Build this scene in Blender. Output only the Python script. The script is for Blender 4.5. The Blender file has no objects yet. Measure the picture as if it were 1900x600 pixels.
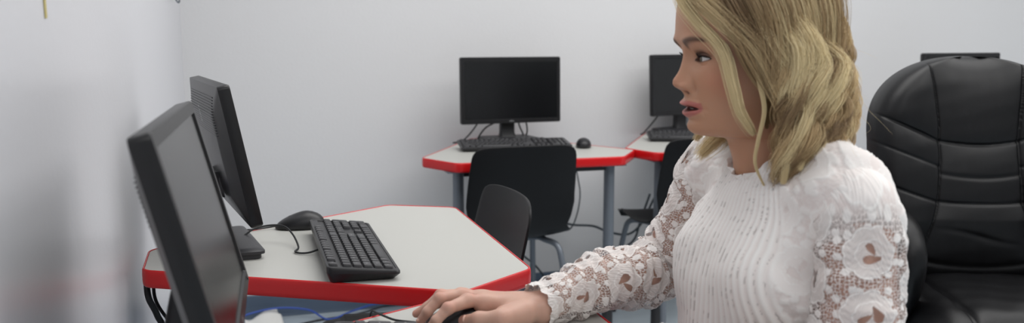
import bpy, bmesh, math, random
import numpy as np
from mathutils import Vector, Matrix
random.seed(7); RNG = np.random.default_rng(11)
SC = bpy.context.scene; COL = SC.collection
PI = math.pi
R = math.radians

def lin(r, g, b):
    f = lambda c: (c/255/12.92) if c/255 <= 0.04045 else ((c/255+0.055)/1.055)**2.4
    return (f(r), f(g), f(b), 1.0)

# ------------------------------------------------------------- materials
def mat(name, col, rough=0.5, metal=0.0, spec=0.5, bump=0.0, bscale=200.0, var=0.0, vscale=8.0, sheen=0.0, coat=0.0, detail=4.0):
    m = bpy.data.materials.new(name); m.use_nodes = True
    nt = m.node_tree; b = nt.nodes['Principled BSDF']
    b.inputs['Base Color'].default_value = col
    b.inputs['Roughness'].default_value = rough
    b.inputs['Metallic'].default_value = metal
    b.inputs['Specular IOR Level'].default_value = spec
    b.inputs['Sheen Weight'].default_value = sheen
    b.inputs['Coat Weight'].default_value = coat
    tc = nt.nodes.new('ShaderNodeTexCoord')
    if bump > 0:
        n = nt.nodes.new('ShaderNodeTexNoise'); n.inputs['Scale'].default_value = bscale; n.inputs['Detail'].default_value = detail
        bp = nt.nodes.new('ShaderNodeBump'); bp.inputs['Strength'].default_value = bump; bp.inputs['Distance'].default_value = 0.002
        nt.links.new(tc.outputs['Object'], n.inputs['Vector'])
        nt.links.new(n.outputs['Fac'], bp.inputs['Height']); nt.links.new(bp.outputs['Normal'], b.inputs['Normal'])
    if var > 0:
        n = nt.nodes.new('ShaderNodeTexNoise'); n.inputs['Scale'].default_value = vscale; n.inputs['Detail'].default_value = 5
        mx = nt.nodes.new('ShaderNodeMix'); mx.data_type = 'RGBA'
        mx.inputs['A'].default_value = tuple(c*(1-var) for c in col[:3])+(1,)
        mx.inputs['B'].default_value = tuple(min(1, c*(1+var)) for c in col[:3])+(1,)
        nt.links.new(tc.outputs['Object'], n.inputs['Vector'])
        nt.links.new(n.outputs['Fac'], mx.inputs['Factor']); nt.links.new(mx.outputs['Result'], b.inputs['Base Color'])
    return m

M = {}
M['wall'] = mat('wall_paint', lin(216, 216, 217), 0.42, bump=0.25, bscale=90, spec=0.35, detail=3)
M['wall_side'] = mat('wall_paint_side', lin(218, 218, 222), 0.3, bump=0.22, bscale=70, spec=0.55, detail=3)
M['ceiling'] = mat('ceiling_tile', lin(225, 225, 225), 0.9, bump=0.2, bscale=300)
M['floor'] = mat('vinyl_floor', lin(176, 188, 196), 0.28, var=0.10, vscale=14, spec=0.5)
M['base'] = mat('vinyl_baseboard', lin(84, 99, 118), 0.45)
M['laminate'] = mat('speckled_laminate', lin(182, 182, 177), 0.42, var=0.03, vscale=900, spec=0.4)
M['red'] = mat('red_edge_band', lin(200, 22, 26), 0.27, spec=0.5, bump=0.05, bscale=60)
M['under'] = mat('raw_board_underside', lin(70, 66, 64), 0.8, var=0.1, vscale=60)
M['greymetal'] = mat('grey_powdercoat', lin(112, 118, 126), 0.38, metal=0.35, bump=0.05, bscale=500)
M['darkmetal'] = mat('dark_bracket', lin(34, 34, 37), 0.5)
M['chrome'] = mat('chrome', lin(215, 218, 222), 0.12, metal=1.0)
M['plastic'] = mat('black_plastic', lin(24, 24, 27), 0.38, bump=0.12, bscale=900, spec=0.5)
M['plastic_bezel'] = mat('satin_black_bezel', lin(21, 21, 23), 0.36, bump=0.05, bscale=900, spec=0.42)
M['plastic_grey'] = mat('dark_grey_plastic', lin(46, 46, 49), 0.42, bump=0.12, bscale=900, spec=0.45)
M['screen'] = mat('screen_glass', lin(10, 11, 13), 0.22, spec=0.5)
M['key'] = mat('key_plastic', lin(40, 40, 43), 0.36, bump=0.05, bscale=1500, spec=0.5)
M['legend'] = mat('key_legend', lin(190, 190, 188), 0.6)
M['logo'] = mat('silver_mark', lin(176, 178, 180), 0.35, metal=0.5)
M['blue'] = mat('blue_plug', lin(40, 42, 130), 0.45)
M['bluecable'] = mat('blue_network_cable', lin(52, 84, 172), 0.5)
M['cable'] = mat('black_rubber_cable', lin(22, 24, 27), 0.5)
M['dcable'] = mat('slate_cable', lin(44, 54, 62), 0.45)
M['gcable'] = mat('grey_cable', lin(96, 104, 112), 0.5)
M['shell'] = mat('black_chair_plastic', lin(13, 13, 15), 0.42, bump=0.22, bscale=700, spec=0.25)
M['leather'] = mat('black_leather', lin(13, 13, 15), 0.40, bump=0.15, bscale=420, spec=0.3)
M['thread'] = mat('black_seam', lin(12, 12, 13), 0.7)
M['paper'] = mat('white_paper', lin(225, 225, 222), 0.7, var=0.05, vscale=20)
M['tape'] = mat('yellowed_tape', lin(200, 186, 120), 0.5)
M['trouser'] = mat('navy_trouser_cloth', lin(38, 42, 56), 0.85, bump=0.3, bscale=900)
M['shoe'] = mat('black_shoe', lin(20, 20, 22), 0.35)
M['eyewhite'] = mat('eyeball', lin(225, 220, 216), 0.12)
M['teeth'] = mat('tooth_enamel', lin(225, 216, 200), 0.2)
M['lash'] = mat('eyelash_black', lin(18, 13, 12), 0.6)
M['lamp'] = mat('lamp_housing', lin(235, 235, 235), 0.5)

# ------------------------------------------------------------- object helpers
def tag(o, label=None, cat=None, group=None, kind=None):
    if label: o['label'] = label
    if cat: o['category'] = cat
    if group: o['group'] = group
    if kind: o['kind'] = kind
    return o
def empty(name, loc, rz=0.0, label=None, cat=None, group=None):
    o = bpy.data.objects.new(name, None); COL.objects.link(o)
    o.location = loc; o.rotation_euler = (0, 0, rz); o.empty_display_size = 0.05
    return tag(o, label, cat, group)

class MB:
    """collects polygons into one mesh"""
    def __init__(s): s.v = []; s.f = []; s.m = []; s.sm = []
    def add(s, vs, fs, mi=0, smooth=True):
        b = len(s.v); s.v += [tuple(map(float, v)) for v in vs]
        for f in fs: s.f.append(tuple(i+b for i in f)); s.m.append(mi); s.sm.append(smooth)
        return s
    def loft(s, loops, mi=0, cap=(True, True), closed=True, smooth=True):
        n = len(loops[0]); vs = [p for l in loops for p in l]; fs = []
        for i in range(len(loops)-1):
            for j in range(n if closed else n-1):
                k = (j+1) % n
                fs.append((i*n+j, i*n+k, (i+1)*n+k, (i+1)*n+j))
        s.add(vs, fs, mi, smooth)
        b = len(s.v)-len(vs)
        if cap[0]: s.f.append(tuple(b+j for j in range(n))[::-1]); s.m.append(mi); s.sm.append(False)
        if cap[1]: s.f.append(tuple(b+(len(loops)-1)*n+j for j in range(n))); s.m.append(mi); s.sm.append(False)
        return s
    def tube(s, pts, r, seg=10, mi=0, res=6, cap=True):
        P = spline(pts, res); N = len(P)
        rr = r if callable(r) else (lambda t: r)
        T = np.gradient(P, axis=0); T /= np.linalg.norm(T, axis=1)[:, None]+1e-12
        up = np.array([0, 0, 1.0]) if abs(T[0][2]) < 0.9 else np.array([1.0, 0, 0])
        a = np.cross(T[0], up); a /= np.linalg.norm(a); loops = []
        for i in range(N):
            a = a-T[i]*np.dot(a, T[i]); a /= np.linalg.norm(a); b = np.cross(T[i], a)
            q = rr(i/(N-1))
            loops.append([tuple(P[i]+q*(math.cos(2*PI*k/seg)*a+math.sin(2*PI*k/seg)*b)) for k in range(seg)])
        return s.loft(loops, mi, (cap, cap))
    def box(s, c, d, bev=0.0, mi=0, rot=None):
        x, y, z = d[0]/2, d[1]/2, d[2]/2
        b = min(bev, x*.99, y*.99, z*.99)
        if b <= 0:
            L = [[(-x, -y, -z), (x, -y, -z), (x, y, -z), (-x, y, -z)], [(-x, -y, z), (x, -y, z), (x, y, z), (-x, y, z)]]
        else:
            L = []
            for zz, ins in ((-z, b), (-z+b*.3, b*.3), (-z+b, 0), (z-b, 0), (z-b*.3, b*.3), (z, b)):
                L.append([(p[0], p[1], zz) for p in rrect(2*x-2*ins, 2*y-2*ins, max(b-ins*.5, b*.4), 3)])
        if rot is not None: L = [[tuple(rot @ Vector(p)) for p in l] for l in L]
        L = [[(p[0]+c[0], p[1]+c[1], p[2]+c[2]) for p in l] for l in L]
        return s.loft(L, mi, smooth=False)
    def build(s, name, mats, parent=None, auto=None):
        me = bpy.data.meshes.new(name); me.from_pydata(s.v, [], s.f)
        if not isinstance(mats, (list, tuple)): mats = [mats]
        for m in mats: me.materials.append(m)
        me.polygons.foreach_set('material_index', s.m); me.polygons.foreach_set('use_smooth', s.sm)
        me.update()
        if auto is not None:
            me.polygons.foreach_set('use_smooth', [True]*len(s.f))
            me.set_sharp_from_angle(angle=R(auto))
        o = bpy.data.objects.new(name, me); COL.objects.link(o)
        if parent is not None: o.parent = parent
        return o

def spline(pts, res=6):
    P = np.array(pts, float)
    if len(P) < 3: return np.array([P[0]+(P[-1]-P[0])*t for t in np.linspace(0, 1, max(2, res))])
    Q = np.vstack([2*P[0]-P[1], P, 2*P[-1]-P[-2]]); out = []
    for i in range(1, len(Q)-2):
        p0, p1, p2, p3 = Q[i-1:i+3]
        for t in np.linspace(0, 1, res, endpoint=False):
            out.append(0.5*((2*p1)+(-p0+p2)*t+(2*p0-5*p1+4*p2-p3)*t*t+(-p0+3*p1-3*p2+p3)*t**3))
    out.append(P[-1]); return np.array(out)
def rrect(w, h, r, n=4):
    r = min(r, w/2*.999, h/2*.999); o = []
    for cx, cy, a0 in ((w/2-r, h/2-r, 0), (-w/2+r, h/2-r, 90), (-w/2+r, -h/2+r, 180), (w/2-r, -h/2+r, 270)):
        for i in range(n+1):
            a = R(a0+90*i/n); o.append((cx+r*math.cos(a), cy+r*math.sin(a)))
    return o
def roundpoly(V, r, n=6):
    """rounded polygon: points and outward normals (V ccw)"""
    out = []; N = len(V)
    for i in range(N):
        p = np.array(V[i], float); a = np.array(V[i-1], float)-p; b = np.array(V[(i+1) % N], float)-p
        la, lb = np.linalg.norm(a), np.linalg.norm(b); a /= la; b /= lb
        ang = math.acos(np.clip(a@b, -1, 1)); t = min(r/math.tan(ang/2), la*.45, lb*.45); rr = t*math.tan(ang/2)
        bis = (a+b)/np.linalg.norm(a+b); c = p+bis*rr/math.sin(ang/2)
        s = p+a*t; e = p+b*t
        a0 = math.atan2(*(s-c)[::-1]); a1 = math.atan2(*(e-c)[::-1])
        d = (a1-a0+PI) % (2*PI)-PI
        for k in range(n+1):
            q = a0+d*k/n; nn = np.array([math.cos(q), math.sin(q)]); out.append((c+rr*nn, nn))
    return out
def struct(o): o['kind'] = 'structure'; return o
def gridmesh(name, P, mats, parent=None, closed_u=False, smooth=True):
    """P: (a,b,3) array of points"""
    a, b = P.shape[:2]; idx = np.arange(a*b).reshape(a, b)
    if closed_u: idx = np.vstack([idx, idx[:1]])
    q = np.stack([idx[:-1, :-1], idx[1:, :-1], idx[1:, 1:], idx[:-1, 1:]], -1).reshape(-1, 4)
    return npmesh(name, P.reshape(-1, 3), q, mats, parent, smooth)
def npmesh(name, V, Q, mats, parent=None, smooth=True):
    me = bpy.data.meshes.new(name)
    me.vertices.add(len(V)); me.vertices.foreach_set('co', np.asarray(V, np.float32).ravel())
    k = Q.shape[1]
    me.loops.add(Q.size); me.loops.foreach_set('vertex_index', Q.astype(np.int32).ravel())
    me.polygons.add(len(Q)); me.polygons.foreach_set('loop_start', np.arange(0, Q.size, k, dtype=np.int32))
    me.update(calc_edges=True); me.validate()
    me.polygons.foreach_set('use_smooth', [smooth]*len(me.polygons))
    if not isinstance(mats, (list, tuple)): mats = [mats]
    for m in mats: me.materials.append(m)
    o = bpy.data.objects.new(name, me); COL.objects.link(o)
    if parent is not None: o.parent = parent
    return o
def attr(o, name, vals, typ='FLOAT'):
    a = o.data.attributes.new(name, typ, 'POINT')
    if typ == 'FLOAT': a.data.foreach_set('value', np.asarray(vals, np.float32).ravel())
    else:
        v = np.ones((len(vals), 4), np.float32); v[:, :3] = vals; a.data.foreach_set('color', v.ravel())
def text_mb(txt, size):
    """triangulated outline of a short text, centred, in the xy plane"""
    cu = bpy.data.curves.new('glyph', 'FONT'); cu.body = txt; cu.size = size; cu.align_x = 'CENTER'; cu.align_y = 'CENTER'; cu.resolution_u = 2
    o = bpy.data.objects.new('glyph', cu); COL.objects.link(o)
    dg = bpy.context.evaluated_depsgraph_get(); me = bpy.data.meshes.new_from_object(o.evaluated_get(dg))
    vs = [tuple(v.co) for v in me.vertices]; fs = [tuple(p.vertices) for p in me.polygons]
    bpy.data.objects.remove(o); bpy.data.meshes.remove(me); bpy.data.curves.remove(cu)
    return vs, fs
def copy_tree(o, parent=None):
    c = o.copy(); COL.objects.link(c)
    if parent is not None: c.parent = parent
    for ch in list(o.children): copy_tree(ch, c)
    return c
LAMPS = [(1.2, 2.2, 41), (3.4, 2.2, 24), (3.4, .2, 34), (2.2, .6, 20), (.6, -.7, 25)]  # last entry is an unseen fill, added to brighten the lower left wall
EXPO = 0.0
# ------------------------------------------------------------- the room
XL, XR, YB, YF, ZC = -0.235, 5.4, 3.785, -2.6, 2.75
def slab(name, c, d, m, bev=0):
    b = MB(); b.box(c, d, bev); return struct(b.build(name, m))
slab('floor', ((XL+XR)/2, (YB+YF)/2, -0.05), (XR-XL+.4, YB-YF+.4, 0.1), M['floor'])
slab('ceiling', ((XL+XR)/2, (YB+YF)/2, ZC+.05), (XR-XL+.4, YB-YF+.4, 0.1), M['ceiling'])
slab('wall_back', ((XL+XR)/2, YB+.06, ZC/2), (XR-XL+.4, 0.12, ZC), M['wall'])
slab('wall_left', (XL-.06, (YB+YF)/2, ZC/2), (0.12, YB-YF, ZC), M['wall_side'])
slab('wall_right', (XR+.06, (YB+YF)/2, ZC/2), (0.12, YB-YF, ZC), M['wall'])
slab('wall_front', ((XL+XR)/2, YF-.06, ZC/2), (XR-XL+.4, 0.12, ZC), M['wall'])
def baseboard(name, p, q):
    (x0, y0), (x1, y1) = p, q
    n = np.array([-(y1-y0), x1-x0]); n = n/np.linalg.norm(n)
    prof = [(0, 0.001), (.012, .001), (.009, .012), (.005, .05), (.004, .094), (.002, .1), (0, .1)]
    b = MB(); b.loft([[(x+n[0]*o, y+n[1]*o, z) for o, z in prof] for x, y in ((x0, y0), (x1, y1))], smooth=False)
    return struct(b.build(name, M['base']))
baseboard('baseboard_back', (XR-.01, YB-.0005), (XL+.012, YB-.0005))
baseboard('baseboard_left', (XL+.0005, YB-.012), (XL+.0005, YF+.01))

# marks on the left wall
b = MB(); b.box((0, 0, 0), (.0012, .011, .05), .0004)
o = b.build('tape_strip', M['tape']); o.location = (XL+.0009, 1.236, 1.232); o.rotation_euler = (R(4), 0, 0)
tag(o, 'small yellowed strip of tape stuck on the left wall', 'tape')
b = MB(); b.tube([(0, 0, .03), (.004, 0, .03), (.012, 0, .0), (.02, 0, -.01), (.024, 0, .0)], .003, 8)
b.box((.0015, 0, .03), (.003, .016, .03), .001)
o = b.build('wall_hook', M['greymetal']); o.location = (XL+.0003, 3.40, 1.313)
tag(o, 'small grey hook high on the left wall near the corner', 'hook')

# paper scrap on the floor below the middle desk
P = np.zeros((14, 14, 3))
for i in range(14):
    for j in range(14):
        u, v = i/13-.5, j/13-.5
        P[i, j] = (u*.15+.02*v, v*.11, .012+.030*abs(math.sin(u*3.1+1.0))*(.5+v)+.008*math.sin(9*v+4*u)+.02*(u+.5)*(v+.5))
o = gridmesh('paper_scrap', P, M['paper']); o.location = (.035, 3.66, 0.0); o.rotation_euler = (0, 0, R(25))
so = o.modifiers.new('thick', 'SOLIDIFY'); so.thickness = .0012
tag(o, 'crumpled white paper on the floor against the back baseboard', 'paper')
# ------------------------------------------------------------- student desks
ZD = 0.74
def make_desk(verts, label, legs_at, group='student desks with red edge'):
    c = np.mean(np.array(verts), axis=0); V = [tuple(np.array(v)-c) for v in verts]
    root = empty('student_desk', (c[0], c[1], 0), 0, label, 'desk', group)
    P = roundpoly(V, .035, 7)
    ins = .0035
    top = MB()
    top.loft([[(p[0]-n[0]*(ins+e), p[1]-n[1]*(ins+e), z) for p, n in P] for z, e in ((ZD-.028, 0), (ZD-.0006, 0), (ZD, .0006))], smooth=False)
    top.build('tabletop', M['laminate'], root)
    und = MB(); und.loft([[(p[0]-n[0]*.006, p[1]-n[1]*.006, z) for p, n in P] for z in (ZD-.0305, ZD-.0275)], smooth=False)
    und.build('underside', M['under'], root)
    prof = [(-.0035, ZD-.0015), (-.0033, ZD+.0008), (-.0015, ZD+.0014), (0, ZD+.0004), (.0014, ZD-.003), (.0018, ZD-.010), (.0018, ZD-.024), (.0012, ZD-.031), (-.001, ZD-.034), (-.006, ZD-.0345), (-.0065, ZD-.031)]
    band = MB(); N = len(P)
    loops = [[(p[0]+n[0]*o_, p[1]+n[1]*o_, z) for o_, z in prof] for p, n in P]
    loops.append(loops[0]); band.loft(loops, cap=(False, False), closed=True)
    band.build('edge_band', M['red'], root)
    fr = MB()
    L = [np.array(l)-c for l in legs_at]
    for i in range(len(L)):
        a, b2 = L[i], L[(i+1) % len(L)]; d = b2-a; ln = np.linalg.norm(d)
        ang = math.atan2(d[1], d[0]); rm = Matrix.Rotation(ang, 3, 'Z')
        fr.box(((a+b2)[0]/2, (a+b2)[1]/2, ZD-.0465), (ln-.03, .018, .026), .002, rot=rm)
    fr.build('frame', M['darkmetal'], root)
    for l in L:
        lg = MB(); lg.tube([(l[0], l[1], ZD-.034), (l[0], l[1], .245)], .0205, 20, res=2)
        lg.box((l[0], l[1], ZD-.037), (.10, .10, .005), .001)
        lo = lg.build('leg', M['greymetal'], root, auto=40)
        ch = MB(); ch.tube([(l[0], l[1], .26), (l[0], l[1], .17)], .0145, 18, res=2); ch.build('chrome_inner', M['chrome'], lo)
        ft = MB()
        ft.loft([[(l[0]+r*math.cos(2*PI*k/20), l[1]+r*math.sin(2*PI*k/20), z) for k in range(20)] for r, z in ((.015, .195), (.021, .193), (.0215, .03), (.024, .026), (.026, .004), (.022, .0))])
        ft.build('foot_sleeve', M['darkmetal'], lo, auto=40)
    return root

make_desk([(.354, 1.468), (.516, 1.583), (.516, 2.229), (.351, 2.312), (-.208, 1.955), (-.204, 1.785)],
          'red-edged white desk in the middle, carrying the sharp keyboard and the monitor seen from behind', [(.40, 1.62), (.40, 2.17), (-.13, 1.87)])
make_desk([(.701, 3.012), (1.343, 3.012), (1.462, 3.181), (1.13, 3.745), (.935, 3.745), (.610, 3.191)],
          'red-edged white student desk against the back wall, behind the full black plastic chair', [(.725, 3.09), (1.315, 3.09), (1.03, 3.64)])
make_desk([(1.502, 3.072), (2.14, 3.05), (2.24, 3.21), (1.99, 3.755), (1.78, 3.755), (1.447, 3.245)],
          'red-edged white desk at the back wall, partly hidden behind the woman', [(1.552, 3.145), (2.12, 3.12), (1.88, 3.66)])
make_desk([(.37, .70), (.533, .80), (.533, 1.355), (.385, 1.475), (-.205, 1.185), (-.205, 1.01)],
          'red-edged white desk nearest the camera, under the woman\'s hand', [(.42, .84), (.42, 1.34), (-.13, 1.10)])
make_desk([(2.80, 2.86), (3.44, 2.86), (3.53, 3.03), (3.24, 3.58), (3.05, 3.58), (2.71, 3.03)],
          'desk standing behind the leather office chair, carrying a monitor', [(2.83, 2.95), (3.41, 2.95), (3.14, 3.47)], group=None)

# ------------------------------------------------------------- LCD monitors
def panel_loop(w, h, y, r, cz=0.0, n=4): return [(p[0], y, p[1]+cz) for p in rrect(w, h, r, n)]
def make_monitor(label, x, y, yaw, tilt, zc=.961, stand_dx=0.0, cables=(), group='flat monitors on the desks', w=.44, h=.275, neck=(0, 0)):
    """local frame: +Y is where the screen looks; yaw = azimuth of that direction"""
    root = empty('monitor', (x, y, ZD+.001), yaw-PI/2, label, 'monitor', group)
    rt = Matrix.Rotation(tilt, 4, 'X')           # leans back: top goes to -Y
    T = Matrix.Translation((0, 0, zc-ZD)) @ rt
    def put(mb):
        mb.v = [tuple(T @ Vector(v)) for v in mb.v]; return mb
    b = MB()
    def dep(x, z): return .0225+.015*max(0, min((w/2-abs(x))/(w*.125), (h/2-abs(z))/(h*.2), 1))
    L = [panel_loop(w*.70, h*.54, -.0382, .012), panel_loop(w*.75, h*.6, -.0375, .012), panel_loop(w-.002, h-.002, -.0225, .008), panel_loop(w, h, -.0205, .008), panel_loop(w, h, -.003, .008),
         panel_loop(w-.003, h-.003, 0, .007), panel_loop(w-.030, h-.034, 0, .002), panel_loop(w-.033, h-.037, -.003, .002)]
    b.loft(L, cap=(True, False)); put(b)
    b.build('housing', M['plastic_bezel'], root, auto=35)
    s = MB(); s.loft([panel_loop(w-.033, h-.037, -.0029, .002), panel_loop(w-.034, h-.038, -.0028, .002)], smooth=False); put(s); s.build('screen', M['screen'], root)
    v = MB()                                     # vent ribs high on the back
    for k in range(15):
        z = h/2-.022-k*.0052
        v.tube([(x, -dep(x, z)-.0004, z) for x in np.linspace(-w*.39, w*.39, 25)], .0009, 6, res=1)
    put(v); v.build('vent_grille', M['plastic_grey'], root)
    g = MB(); gv, gf = text_mb('DELL', .017)     # mark standing upright on the back
    g.add([(-(p[1]), -.0398, p[0]+h/2-.060) for p in gv], [f[::-1] for f in gf], 0, False); put(g); g.build('back_logo', M['logo'], root)
    g = MB(); gv, gf = text_mb('DELL', .010); g.add([(-p[0], .0005, p[1]-h/2+.0095) for p in gv], gf, 0, False); put(g); g.build('front_logo', M['logo'], root)
    pb = MB(); pb.box((-(w/2-.022), .0005, -h/2+.0085), (.010, .002, .004), .0008); put(pb); pb.build('power_button', M['plastic'], root)
    hub = MB(); hub.loft([panel_loop(.085, .055, -.0370, .012, -.075), panel_loop(.078, .048, -.045, .012, -.075)], cap=(False, True)); put(hub); hub.build('mount_plate', M['plastic_grey'], root, auto=35)
    nk = MB(); top = T @ Vector((0, -.043, -.075))
    pr = [(top.y, top.z+.03, .044, .022), (top.y-.006, top.z-.0, .042, .024), (top.y-.02, .09, .033, .020), (top.y-.02, .04, .033, .020), (top.y-.018, .014, .038, .028)]
    nk.loft([[(p[0]*1.0, yy+p[1], zz) for p in rrect(2*ww*.95, 2*dd*.8, .008, 3)] for yy, zz, ww, dd in pr]); nk.build('stand_neck', M['plastic'], root, auto=40)
    bs = MB(); cy = -.045
    loops = []
    for z, e in ((0, .006), (.010, .006), (.0105, 0), (.016, 0), (.0185, .003), (.021, .014)):
        loops.append([(p[0]*(1.0+.10*p[1]/.1), cy+p[1], z) for p in rrect(.245-2*e, .178-2*e, .014, 5)])
    bs.loft(loops); bs.build('stand_base', M['plastic_grey'], root, auto=30)
    for kind, pts, r, m in cables:
        cb = MB(); cb.tube(pts, r, 8, res=8); co = cb.build('cable', M['cable'], root)
        if kind == 'blue':
            pl = MB(); p0 = np.array(pts[0]); p1 = np.array(pts[1]); d = (p1-p0)/np.linalg.norm(p1-p0)
            pl.tube([p0-d*.004, p0+d*.018], .0085, 10, res=2); pl.build('plug', M['blue'], co)
    return root

cabM = [('blue', [(.03, -.062, .135), (.035, -.075, .10), (.03, -.095, .05), (.0, -.125, .015), (-.03, -.13, .0055), (-.09, -.135, .0055)], .0045, 'cable')]
cabA = [('c', [(.12, -.05, .105), (.14, -.075, .06), (.17, -.09, .02), (.20, -.08, .0045), (.24, -.05, .0045)], .0035, 0),
        ('c', [(.05, -.055, .085), (.085, -.085, .06), (.11, -.09, .03), (.13, -.08, .0045), (.17, -.08, .0045)], .0035, 0),
        ('c', [(-.045, -.055, .10), (-.065, -.08, .06), (-.085, -.09, .022), (-.075, -.08, .0045), (-.05, -.095, .0045)], .0035, 0),
        ('c', [(-.07, -.055, .10), (-.095, -.08, .075), (-.10, -.085, .03), (-.08, -.09, .004), (-.05, -.11, .0045)], .0035, 0)]
make_monitor('black monitor seen from behind on the middle desk, with ribbed back vents', -.038, 1.929, R(9.3), R(10.9), cables=cabM)
make_monitor('black monitor nearest the camera at the left, seen edge-on with its screen facing right', -.047, 1.112, R(-1.8), R(14.4), cables=[])
make_monitor('black monitor facing the camera on the back-wall desk, full screen visible', 1.060, 3.533, R(-87), R(1.5), cables=cabA)
make_monitor('black monitor on the far desk half hidden by the woman\'s face', 1.945, 3.655, R(-75), R(3.1), zc=.965, cables=[cabA[0]])
make_monitor('black monitor with only its top edge showing above the leather office chair', 3.113, 3.272, R(-88), R(2), zc=.9715)

# ------------------------------------------------------------- keyboards
U = .0190
KEYS = []      # x, y, width, legend
def row(y, x0, items):
    x = x0
    for it in items:
        w_, t = it if isinstance(it, tuple) else (1, it)
        if t is not None: KEYS.append((x+w_*U/2, y, w_*U, t))
        x += w_*U
X0 = -.2115; XN = X0+15.25*U; XP = XN+3.25*U; Y0 = -.0475
row(Y0+5*U+.006, X0, ['Esc', (1, None), 'F1', 'F2', 'F3', 'F4', (.5, None), 'F5', 'F6', 'F7', 'F8', (.5, None), 'F9', 'F10', 'F11', 'F12'])
row(Y0+4*U, X0, list('`1234567890-=')+[(2, '<-')])
row(Y0+3*U, X0, [(1.5, 'Tab')]+list('QWERTYUIOP[]')+[(1.5, '\\')])
row(Y0+2*U, X0, [(1.75, 'Caps')]+list('ASDFGHJKL;\'')+[(2.25, 'Enter')])
row(Y0+1*U, X0, [(2.25, 'Shift')]+list('ZXCVBNM,./')+[(2.75, 'Shift')])
row(Y0, X0, [(1.25, 'Ctrl'), (1.25, 'Win'), (1.25, 'Alt'), (6.25, ''), (1.25, 'Alt'), (1.25, 'Fn'), (1.25, 'Menu'), (1.25, 'Ctrl')])
row(Y0+5*U+.006, XN, ['Prt', 'Scr', 'Brk']); row(Y0+4*U, XN, ['Ins', 'Hm', 'Up']); row(Y0+3*U, XN, ['Del', 'End', 'Dn'])
row(Y0+1*U, XN, [(1, None), '^']); row(Y0, XN, ['<', 'v', '>'])
row(Y0+4*U, XP, ['Num', '/', '*', '-']); row(Y0+3*U, XP, ['7', '8', '9']); row(Y0+2*U, XP, ['4', '5', '6'])
row(Y0+U, XP, ['1', '2', '3']); row(Y0, XP, [(2, '0'), '.'])
KEYS.append((XP+3.5*U, Y0+2.5*U, U, '+')); KEYS.append((XP+3.5*U, Y0+.5*U, U, 'Ent'))
KL, KW = .444, .134
def ktop(y): return .017+(y+KW/2)/KW*.0165                    # plate height rises to the back
def key_mb(mb, x, y, w, t, glyph=True):
    hgt = U if t not in ('+', 'Ent') else 2*U
    a, b_ = w-.0022, hgt-.0022; z0 = ktop(y)-.002; L = []
    for zz, e in ((0, 0), (.0035, .0006), (.0062, .0017), (.0068, .0028)):
        L.append([(x+p[0], y+p[1]+.0004, z0+zz+(p[1]/KW*.0165)-.0007*(e > .002)*(1-abs(p[0])/(a/2))) for p in rrect(a-2*e, b_-2*e, .0022, 2)])
    mb.loft(L, 0)
    if glyph and t:
        gv, gf = GL(t)
        mb.add([(x-a*.5+.0052+q[0]*1.0 if len(t) == 1 else x+q[0]*.72, y+.0012+q[1]*.8, z0+.0071+(q[1]+.001)/KW*.0165) for q in gv], gf, 1, False)
_G = {}
def GL(t):
    if t not in _G: _G[t] = text_mb(t, .0062 if len(t) == 1 else .0048)
    return _G[t]
def key_body(root):
    b = MB(); L = []
    for e, zf in ((.016, 0), (.014, .002), (.0, .62), (0, .86), (.0015, .97), (.004, 1.0), (.0105, 1.0), (.0112, .93)):
        L.append([(p[0], p[1], .0005+zf*ktop(p[1]) if zf else .0005) for p in rrect(KL-2*e, KW-2*e*.55, .010, 4)])
    b.loft(L); b.build('case', M['plastic'], root, auto=30)
    w_ = MB()
    for k in range(3): w_.box((XP+.006+k*.011, Y0+5*U+.012, ktop(Y0+5*U+.012)-.0005), (.007, .005, .002), .0006)
    w_.build('media_buttons', M['key'], root)
    fb = MB(); fb.box((0, KW/2-.010, ktop(KW/2-.01)-.0002), (KL-.03, .014, .0012), .0004); fb.build('back_strip', M['plastic_grey'], root)
    for sx in (-1, 1):
        f = MB(); f.box((sx*.18, KW/2-.012, .004), (.03, .008, .010), .001); f.build('flip_foot', M['plastic'], root)
def make_keyboard(label, x, y, rz, detailed, cable=None, group='black keyboards on the desks'):
    root = empty('keyboard', (x, y, ZD+.001), rz, label, 'keyboard', group)
    key_body(root)
    order = sorted(KEYS, key=lambda k: k[0]+.1*k[1])
    if detailed:
        for k in order[:100]:
            m = MB(); key_mb(m, *k); m.build('key', [M['key'], M['legend']], root, auto=40)
        rest = MB()
        for k in order[100:]: key_mb(rest, *k)
        if order[100:]: o = rest.build('keys', [M['key'], M['legend']], root, auto=40); o['kind'] = 'stuff'
    else:
        rest = MB()
        for k in order: key_mb(rest, *k, glyph=False)
        rest.build('keys', [M['key'], M['legend']], root, auto=40)
    if cable:
        cb = MB(); cb.tube(cable, .0021, 8, res=8); cb.build('cable', M['cable'], root)
    return root
# cable points are local: X along the keyboard, Y towards its back
make_keyboard('black full-size keyboard lying on the middle desk beside its mouse', .193, 1.795, R(90), True,
              [(.02, .062, .010), (.022, .082, .004), (.03, .100, .0025), (.045, .108, .003), (.07, .100, .006), (.12, .108, .022), (.155, .125, .034), (.165, .155, .036), (.16, .19, .03), (.145, .22, .012), (.13, .25, .003), (.12, .29, .003)])
make_keyboard('black keyboard on the back-wall desk below the full black screen', 1.015, 3.345, R(-5), False)
make_keyboard('black keyboard on the far desk just left of the woman\'s chin', 1.86, 3.39, R(-20), False)
make_keyboard('black keyboard under the woman\'s hand at the bottom edge of the photo', .175, 1.045, R(90), True)

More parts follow.
